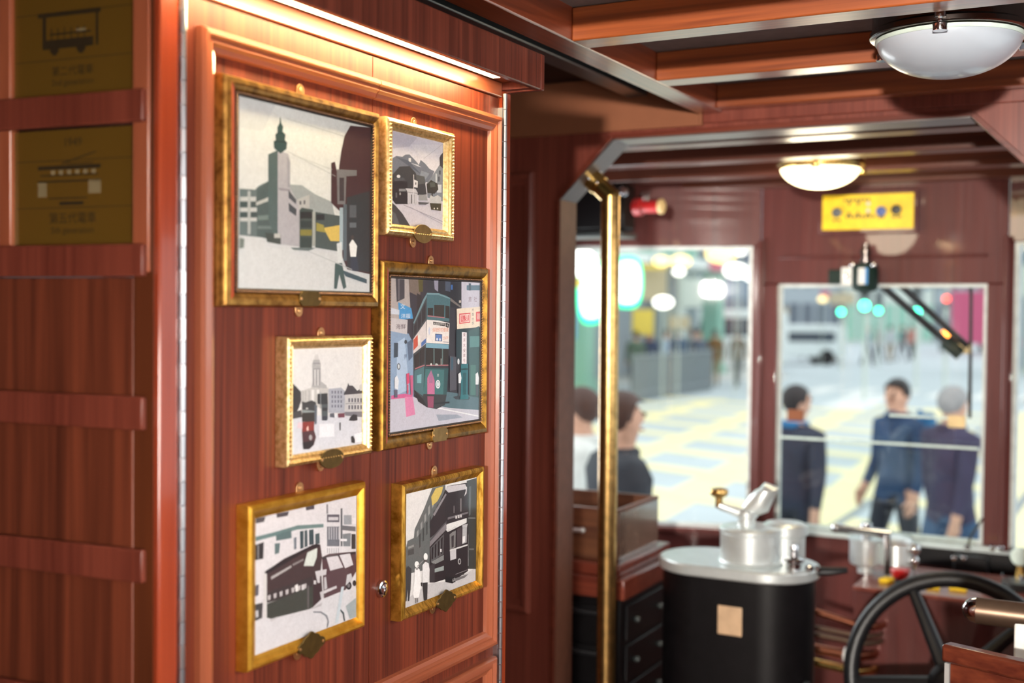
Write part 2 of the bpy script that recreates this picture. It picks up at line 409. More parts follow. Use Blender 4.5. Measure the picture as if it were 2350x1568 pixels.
# ---------------------------------------------------------------- end wall of the cabinet (turned 5 degrees)
DIRP = V((.996, .0906, 0)).normalized(); NRM = V((-.0906, .996, 0)).normalized()
ORG = V((-1.03, 1.028, 0))      # on the panel face, at its right-hand end
def PT(a, d, z): p = ORG-DIRP*a-NRM*d; return (p.x, p.y, z)          # a metres to the left, d proud of the face
def pbox(mb, a0, a1, d0, d1, z0, z1, m=0):
    c = [PT(a, d, z) for z in (z0, z1) for a, d in ((a0, d0), (a1, d0), (a1, d1), (a0, d1))]
    mb.add(c, [(3,2,1,0),(4,5,6,7),(0,1,5,4),(1,2,6,5),(2,3,7,6),(3,0,4,7)], m)
t = thing('panelled_screen', PT(.2, 0, -1.5), 'panelled mahogany screen with cross rails and two etched dark glass panes', 'screen')
m = MB(); pbox(m, .025, .62, -.02, 0, -1.5, .034); m.build('panel_board', 'panel_laminate', t, bevel=.002)
m = MB(); pbox(m, -.004, .0245, -.024, -.001, -1.5, .55); m.build('stile', 'stile_dark', t)
m = MB(); pbox(m, .0, .0235, -.001, .0035, .04, .55); m.build('pane_bead', 'door_moulding', t, bevel=.0015)
m = MB(); pbox(m, .2125, .232, -.012, .003, .04, .55); m.build('pane_bead', 'door_moulding', t, bevel=.002)
m = MB(); pbox(m, .2325, .62, -.02, 0, .04, .55); m.build('panel_board', 'panel_laminate', t)
for z0, z1 in ((.392, .431), (.214, .252), (.035, .073), (-.144, -.105), (-.323, -.284), (-.502, -.463), (-.681, -.642)):
    m = MB(); pbox(m, .0015, .62, .0036, .0125, z0, z1); m.build('cross_rail', 'rail_laminate', t, bevel=.002)
plain('etch_dark', rgb(40, 30, 14), .5); plain('etch_pale', rgb(118, 104, 76), .5)
m, nt, b = new_mat('pane_backing')
setv(b, Base_Color=rgb(104, 76, 26), Roughness=.32, Metallic=.35)
def etched(z0, z1, kind):
    a0, a1 = .0242, .2122
    g = MB(); pbox(g, a0, a1, -.008, -.004, z0, z1)
    p = g.build('etched_pane', 'pane_backing', t)
    tag(p, 'dark amber pane etched with a tram drawing')
    e = MB()
    d = -.0037
    def q(u0, v0, u1, v1, mm=0, dd=0):      # u from the left edge, v from the bottom, in fractions of the pane
        A = lambda u: a1-(a1-a0)*u
        Z = lambda v: z0+(z1-z0)*v
        e.add([PT(A(u0), d+dd, Z(v0)), PT(A(u1), d+dd, Z(v0)), PT(A(u1), d+dd, Z(v1)), PT(A(u0), d+dd, Z(v1))], [(0, 1, 2, 3)], mm)
    for v in (.32, .73): q(0.02, v, .98, v+.006)
    if kind == 1:
        q(.2, .70, .72, .74); q(.24, .42, .27, .70); q(.68, .42, .70, .70); q(.27, .42, .66, .50); q(.30, .54, .64, .555)
        for u in (.34, .56): q(u-.035, .385, u+.035, .43); q(u-.02, .365, u+.02, .385)
        for k in range(6): q(.31+k*.055, .50, .318+k*.055, .60)
        q(.52, .55, .60, .58, 1)
        lines = [('第二代電車', .215, .075), ('2nd generation', .12, .062)]
    else:
        q(.2, .655, .72, .69); q(.22, .60, .70, .612)
        for k in range(6): q(.31+k*.067, .605, .345+k*.067, .65, 1)
        q(.2, .42, .275, .545, 1); q(.62, .44, .72, .56, 1); q(.2, .545, .72, .56); q(.29, .40, .61, .41)
        q(.38, .345, .58, .375); q(.44, .70, .66, .708)
        e.add([PT(a1-(a1-a0)*u, d, z0+(z1-z0)*v) for u, v in ((.40, .70), (.68, .79), (.68, .80), (.40, .712))], [(0, 1, 2, 3)])
        lines = [('1949', .885, .085), ('第五代電車', .225, .085), ('5th generation', .125, .065)]
    ac = (a0+a1)/2+.002
    for txt, v, hgt in lines:
        S = (z1-z0)*hgt*1.25
        for f in text_tris(txt): e.add([PT(ac-x*S, d, z0+(z1-z0)*v+y*S) for x, y in f], [list(range(len(f)))])
    e.build('etching', ['etch_dark', 'etch_pale'], p)
etched(.253, .391, 1); etched(.074, .213, 2)

# ---------------------------------------------------------------- the six framed photographs
PXX = -1.006
def crop(s, ox, oy):
    return lambda x, y: onx(ox+x*s, oy+y*s, PXX)
def print_mesh(parent, rect, C, items):
    y0, y1, z0, z1 = rect; mb = MB(); k = [0]
    def lay(pts, col):
        k[0] += 1
        c = rgb(*col)
        q = [(PXX-.0012+k[0]*1.2e-5, min(max(y, y0), y1), min(max(z, z0), z1)) for y, z in pts]
        mb.add(q, [list(range(len(q)))], 0, c)
    lay([(y0, z0), (y1, z0), (y1, z1), (y0, z1)], items[0][1])
    def P(x, y): w = C(x, y); return (w.y, w.z)
    for it in items[1:]:
        if it[0] == 'p': lay([P(*q) for q in it[2]], it[1])
        elif it[0] == 'r': a, b, c, d = it[2]; lay([P(a, b), P(c, b), P(c, d), P(a, d)], it[1])
        elif it[0] == 'e':
            x, y, rx, ry = it[2]; lay([P(x+rx*math.cos(2*PI*i/16), y+ry*math.sin(2*PI*i/16)) for i in range(16)], it[1])
        elif it[0] == 't':
            x, y, hz, wf, txt = it[2]; cy_, cz_ = P(x, y); k[0] += 1; c = rgb(*it[1])
            for f in text_tris(txt):
                mb.add([(PXX-.0012+k[0]*1.2e-5, cy_+u*hz*wf, cz_+v*hz) for u, v in f], [list(range(len(f)))], 0, c)
        elif it[0] == 'l':
            (ax, ay), (bx, by), w = it[2]; lay([P(ax, ay), P(bx, by), P(bx, by+w), P(ax, ay+w)], it[1])
    pr = mb.build('photo_print', 'photo_print', parent)
    return pr
D2 = lambda *a: a
def picture(label, outer, inner, prof, mats, mfun, plate, hangers, C, items, beads=None, ornate=None):
    y0, y1, z0, z1 = outer; cy_ = (y0+y1)/2
    t = thing('picture_frame', (DX, cy_, z0), label, 'picture frame', 'framed tram photographs on the doors')
    m = MB(); m.ring(outer, inner, -1.0, prof, 0, mfun)
    m.add([(-1.0195, y0, z0), (-1.0195, y1, z0), (-1.0195, y1, z1), (-1.0195, y0, z1)], [(0, 1, 2, 3)])
    if ornate:
        pitch, up, hh, rad = ornate      # small carved leaves along the moulding
        yy0, yy1, zz0, zz1 = [outer[k]+(inner[k]-outer[k])*up for k in range(4)]
        def leafy(c, along):
            a = V((0, 1, 0)) if along == 'y' else V((0, 0, 1)); b = V((0, 0, 1)) if along == 'y' else V((0, 1, 0))
            m.add([c-a*rad, c+b*rad*.8, c+a*rad, c-b*rad*.8, c+V((hh, 0, 0))+a*rad*.3], [(0, 1, 4), (1, 2, 4), (2, 3, 4), (3, 0, 4)])
        n = int((yy1-yy0)/pitch)
        for i in range(n+1):
            for zz in (zz0, zz1): leafy(V((-1.0+.0005, yy0+(yy1-yy0)*i/n, zz)), 'y')
        n = int((zz1-zz0)/pitch)
        for i in range(1, n):
            for yy in (yy0, yy1): leafy(V((-1.0+.0005, yy, zz0+(zz1-zz0)*i/n)), 'z')
    m.build('moulding', mats, t, angle=30)
    if beads:
        b = MB(); u, h, r, pitch = beads
        yy0, yy1, zz0, zz1 = [outer[k]+(inner[k]-outer[k])*u for k in range(4)]
        for A, B in (((yy0, zz0), (yy1, zz0)), ((yy1, zz0), (yy1, zz1)), ((yy1, zz1), (yy0, zz1)), ((yy0, zz1), (yy0, zz0))):
            L = math.hypot(B[0]-A[0], B[1]-A[1]); n = int(L/pitch)
            for i in range(n):
                f = (i+.5)/n; b.ball((-1.0+h, A[0]+(B[0]-A[0])*f, A[1]+(B[1]-A[1])*f), r, 6, 4)
        b.build('beaded_lip', 'bead_bronze', t, angle=60)
    print_mesh(t, inner, C, items)
    g = MB(); e = .0005
    g.poly([(-1.0055, inner[0]+e, inner[2]+e), (-1.0055, inner[1]-e, inner[2]+e), (-1.0055, inner[1]-e, inner[3]-e), (-1.0055, inner[0]+e, inner[3]-e)])
    g.build('glass', 'clear_glass', t)
    # maker's plate on the bottom rail
    kind, pcx, pcy, pw, ph, pm = plate
    c = onx(pcx, pcy, -.998); shape = []
    if kind == 'oval': shape = [(pw/2*math.cos(2*PI*i/32), ph/2*math.sin(2*PI*i/32)) for i in range(32)]
    elif kind == 'cut': q = ph*.3; shape = [(-pw/2+q, -ph/2), (pw/2-q, -ph/2), (pw/2, -ph/2+q), (pw/2, ph/2-q), (pw/2-q, ph/2), (-pw/2+q, ph/2), (-pw/2, ph/2-q), (-pw/2, -ph/2+q)]
    elif kind == 'notch': q = ph*.16; shape = [(-pw/2+q, -ph/2), (pw/2-q, -ph/2), (pw/2-q, -ph/2+q), (pw/2, -ph/2+q), (pw/2, ph/2-q), (pw/2-q, ph/2-q), (pw/2-q, ph/2), (-pw/2+q, ph/2), (-pw/2+q, ph/2-q), (-pw/2, ph/2-q), (-pw/2, -ph/2+q), (-pw/2+q, -ph/2+q)]
    else:
        for i in range(96):
            a = 2*PI*i/96; r = 1+.09*abs(math.sin(a*5))-.05
            k = 1-.22*abs(math.sin(2*a))
            shape.append((pw/2*r*math.cos(a)*k*1.08, ph/2*r*math.sin(a)*k*1.1))
    m = MB(); m.prism([(-.9995, c.y+a, c.z+b) for a, b in shape], (.0022, 0, 0)); pl = m.build('name_plate', pm, t, bevel=.0004)
    for sg in (-1, 1):
        s_ = MB(); s_.lathe([(.0022, 0), (.002, .0008), (0, .0011)], (-.9973, c.y+sg*pw*.43, c.z), (1, 0, 0), 10); s_.build('screw', 'hanger_brass', pl)
    for hx, hy, up in hangers:
        c = onx(hx, hy, -1.017); r = .0078; ln = .02
        sh = [(r*math.cos(PI*i/10), r*math.sin(PI*i/10)) for i in range(11)]+[(-r, -ln), (r, -ln)]
        m = MB(); sg = 1 if up else -1
        m.prism([(-1.0195, c.y+a, c.z+b*sg) for a, b in sh], (.0022, 0, 0))
        m.lathe([(.0032, 0), (.0028, .001), (.0012, .0013), (.001, .0008), (0, .0008)], (-1.0173, c.y, c.z), (1, 0, 0), 12)
        m.build('hanger_tab', 'hanger_brass', t, bevel=.0003)
    return t

W_ = (206, 208, 206)
prof_round = [(0, -.0195), (0, -.006), (.04, -.003), (.12, 0), (.35, .0012), (.58, -.001), (.72, -.004), (.76, -.006), (.78, -.0045), (.97, -.0045), (1, -.0065)]
def round_m(k, j):
    if k >= 7: return 1
    if k in (4, 5) and j == 3: return 2
    return 0
FR = 'gold_bronze'
picture('largest bronze-gold picture frame, photo of a street with a tall tower, top of the doors', (1.12, 1.4515, .001, .286), (1.152, 1.438, .0245, .2635),
        prof_round, [FR, 'lip_black', 'red_edge'], round_m, ('cut', 712, 686, .046, .020, 'name_brass'), [(691, 206, True), (687, 714, False)], crop(.3825, 480, 140), [
 ('bg', (208, 210, 208)),
 ('p', (196, 199, 200), [(178, 210), (400, 260), (330, 420), (178, 400)]),
 ('p', (150, 157, 157), [(480, 740), (560, 745), (640, 800), (740, 845), (760, 940), (480, 940)]),
 ('p', (200, 202, 203), [(170, 1030), (300, 1050), (420, 1090), (640, 1110), (800, 1140), (960, 1290), (975, 1400), (165, 1400)]),
 ('p', (96, 110, 110), [(185, 765), (280, 772), (300, 750), (360, 720), (420, 690), (420, 1070), (185, 1045)]),
 ('r', (186, 188, 186), (190, 815, 285, 842)), ('r', (186, 188, 186), (190, 880, 290, 905)), ('r', (186, 188, 186), (190, 940, 290, 962)), ('r', (60, 76, 76), (190, 845, 285, 878)), ('r', (60, 76, 76), (190, 907, 290, 938)), ('r', (170, 174, 172), (235, 780, 252, 1040)),
 ('p', (74, 90, 90), [(290, 770), (415, 690), (415, 1085), (290, 1050)]), ('p', (178, 180, 176), [(285, 848), (372, 812), (372, 836), (285, 868)]), ('p', (110, 126, 122), [(295, 930), (415, 920), (415, 950), (295, 955)]), ('p', (104, 118, 116), [(295, 990), (415, 990), (415, 1010), (295, 1008)]),
 ('p', (78, 96, 96), [(358, 560), (416, 535), (416, 1090), (358, 960)]),
 ('p', (168, 166, 171), [(415, 535), (478, 556), (490, 600), (490, 760), (545, 870), (545, 1115), (415, 1098)]), ('l', (140, 138, 144), ((420, 760), (490, 770), 14)), ('p', (150, 150, 156), [(470, 570), (490, 610), (488, 760), (474, 756)]),
 ('p', (48, 74, 74), [(393, 522), (390, 482), (404, 476), (400, 440), (414, 430), (412, 398), (426, 372), (428, 338), (432, 338), (436, 372), (448, 394), (444, 424), (462, 440), (458, 474), (472, 490), (468, 528), (432, 556)]),
 ('l', (28, 52, 54), ((396, 478), (466, 482), 9)), ('l', (28, 52, 54), ((412, 428), (444, 430), 7)),
 ('p', (72, 78, 84), [(480, 775), (525, 832), (525, 860), (480, 820)]), ('p', (66, 74, 80), [(480, 850), (528, 890), (525, 930), (482, 900)]), ('p', (172, 172, 170), [(530, 830), (605, 802), (606, 885), (545, 895)]), ('r', (80, 84, 88), (545, 840, 556, 862)), ('r', (80, 84, 88), (570, 836, 580, 860)),
 ('p', (64, 78, 76), [(545, 895), (560, 880), (626, 892), (620, 1134), (545, 1130)]), ('r', (34, 42, 44), (550, 905, 622, 945)), ('r', (128, 122, 62), (550, 1012, 620, 1048)), ('r', (44, 58, 58), (552, 960, 618, 1000)), ('r', (50, 66, 64), (552, 1060, 616, 1120)),
 ('p', (70, 84, 84), [(638, 905), (790, 930), (790, 1145), (640, 1120)]), ('r', (36, 44, 48), (645, 920, 695, 955)), ('p', (206, 178, 92), [(688, 1002), (786, 985), (786, 1082), (730, 1080)]), ('p', (150, 140, 70), [(645, 970), (690, 985), (700, 1030), (645, 1020)]),
 ('r', (158, 162, 156), (622, 905, 640, 1112)),
 ('p', (64, 44, 48), [(780, 660), (796, 540), (815, 450), (850, 388), (978, 400), (970, 1280), (830, 1250), (795, 1160), (785, 900), (735, 850), (735, 612), (758, 604), (768, 660)]), ('p', (48, 56, 60), [(828, 820), (965, 780), (965, 1270), (830, 1240)]),
 ('p', (112, 112, 114), [(768, 650), (888, 655), (888, 688), (826, 692), (820, 860), (772, 860)]), ('r', (60, 56, 60), (784, 700, 812, 840)), ('r', (84, 90, 96), (845, 865, 885, 940)), ('r', (96, 104, 110), (845, 970, 885, 1000)),
 ('r', (154, 172, 180), (785, 880, 806, 1135)), ('r', (86, 100, 108), (808, 860, 828, 1200)),
 ('p', (58, 82, 92), [(800, 1254), (948, 1310), (948, 1336), (820, 1292)]),
 ('p', (208, 212, 212), [(768, 1096), (798, 1085), (802, 1200), (775, 1216)]), ('p', (62, 86, 86), [(758, 1215), (800, 1213), (826, 1358), (808, 1370), (784, 1280), (768, 1368), (752, 1366)]),
 ('p', (228, 228, 226), [(843, 1100), (862, 1068), (890, 1110), (882, 1185), (850, 1175)]), ('p', (52, 62, 76), [(850, 1175), (890, 1175), (900, 1262), (876, 1262), (850, 1256)]), ('e', (70, 66, 64), (862, 1060, 9, 14)),
 ('p', (112, 122, 116), [(185, 1060), (214, 1068), (210, 1122), (183, 1126)]), ('p', (62, 72, 70), [(338, 1030), (432, 1042), (432, 1102), (350, 1086)]), ('r', (180, 180, 176), (392, 1036, 430, 1062)), ('p', (98, 112, 112), [(490, 1120), (640, 1122), (600, 1140), (510, 1134)]),
 ('l', (160, 164, 166), ((470, 345), (810, 450), 3)), ('l', (160, 164, 166), ((470, 540), (760, 690), 3)), ('l', (170, 173, 174), ((500, 560), (740, 650), 3)), ('l', (172, 176, 178), ((600, 1140), (860, 1250), 5)),
 ], beads=(.83, -.0035, .0019, .0042))

picture('small ornate pale gold frame with a photo of a mountain above a tram street', (1.471, 1.667, .110, .285), (1.491, 1.640, .128, .267),
        [(0, -.0195), (0, -.004), (.08, -.001), (.3, .001), (.5, .0005), (.62, -.002), (.75, -.001), (.88, -.003), (1, -.007)], ['gold_pale'], None, ('oval', 971, 537, .052, .029, 'name_brass_light'), [(951, 281, True), (949, 557, False)], crop(.2296, 840, 240), [
 ('bg', (206, 204, 216)),
 ('p', (186, 184, 198), [(258, 260), (520, 330), (440, 420), (258, 440)]), ('p', (216, 214, 222), [(450, 400), (770, 400), (770, 500), (560, 520)]),
 ('p', (108, 115, 130), [(258, 545), (310, 512), (370, 522), (400, 500), (440, 498), (500, 560), (535, 602), (552, 553), (600, 592), (640, 642), (690, 667), (640, 770), (560, 790), (258, 790)]), ('r', (206, 206, 214), (432, 535, 456, 572)), ('p', (190, 192, 204), [(455, 585), (520, 600), (560, 628), (520, 616)]), ('p', (84, 92, 108), [(300, 520), (430, 560), (560, 700), (470, 640)]), ('p', (132, 140, 154), [(560, 660), (640, 690), (600, 750), (540, 720)]),
 ('p', (202, 197, 207), [(258, 955), (420, 970), (640, 960), (770, 980), (770, 1260), (250, 1200)]),
 ('p', (124, 132, 144), [(610, 790), (690, 680), (742, 600), (748, 505), (775, 480), (775, 970), (620, 930)]), ('p', (56, 62, 72), [(740, 530), (775, 480), (775, 640), (744, 610)]), ('r', (72, 80, 92), (735, 660, 752, 700)), ('r', (72, 80, 92), (725, 720, 742, 770)), ('r', (186, 192, 202), (700, 690, 715, 780)), ('r', (200, 204, 212), (715, 800, 760, 880)),
 ('p', (60, 64, 70), [(256, 760), (270, 702), (340, 620), (440, 615), (500, 680), (530, 750), (590, 735), (612, 900), (258, 920)]), ('p', (84, 88, 92), [(500, 700), (590, 720), (600, 790), (520, 800)]),
 ('p', (54, 58, 56), [(610, 800), (655, 755), (720, 790), (728, 850), (690, 892), (620, 884)]), ('p', (84, 90, 88), [(640, 780), (690, 775), (700, 820), (650, 830)]), ('r', (44, 44, 42), (660, 880, 672, 920)),
 ('p', (42, 44, 50), [(270, 790), (290, 760), (418, 770), (424, 995), (300, 995), (270, 955)]), ('r', (132, 134, 140), (335, 842, 402, 868)), ('e', (210, 210, 216), (330, 718, 18, 16)), ('p', (78, 82, 90), [(285, 735), (380, 730), (400, 760), (290, 765)]), ('r', (96, 98, 104), (300, 880, 316, 930)), ('e', (160, 158, 160), (346, 892, 8, 14)),
 ('p', (192, 190, 198), [(400, 838), (500, 842), (522, 882), (510, 1003), (420, 990), (420, 876)]), ('r', (70, 68, 70), (455, 900, 464, 990)), ('r', (110, 108, 112), (480, 900, 488, 990)), ('l', (140, 138, 144), ((412, 870), (522, 886), 7)),
 ('p', (216, 214, 220), [(484, 750), (522, 766), (520, 832), (484, 826)]), ('e', (60, 60, 66), (502, 790, 5, 14)), ('r', (210, 208, 214), (478, 700, 484, 1000)),
 ('p', (64, 66, 70), [(250, 970), (300, 1010), (370, 1092), (445, 1214), (250, 1200)]), ('p', (96, 98, 102), [(256, 1060), (300, 1090), (340, 1200), (280, 1196)]),
 ('l', (150, 146, 158), ((380, 1000), (775, 1168), 7)), ('l', (160, 156, 168), ((440, 1020), (775, 1196), 6)), ('l', (150, 150, 160), ((580, 540), (770, 395), 3)),
 ('p', (190, 190, 192), [(640, 930), (652, 905), (680, 925), (720, 905), (756, 930), (756, 990), (645, 985)]), ('p', (70, 66, 50), [(642, 985), (757, 990), (752, 1064), (655, 1052)]), ('r', (210, 208, 200), (680, 1032, 692, 1046)), ('r', (210, 208, 200), (712, 1032, 724, 1046)), ('p', (150, 152, 156), [(530, 900), (610, 905), (620, 960), (530, 960)]), ('p', (90, 92, 98), [(525, 972), (640, 982), (600, 1002), (530, 1000)]),
 ], ornate=(.0056, .34, .0034, .0028))

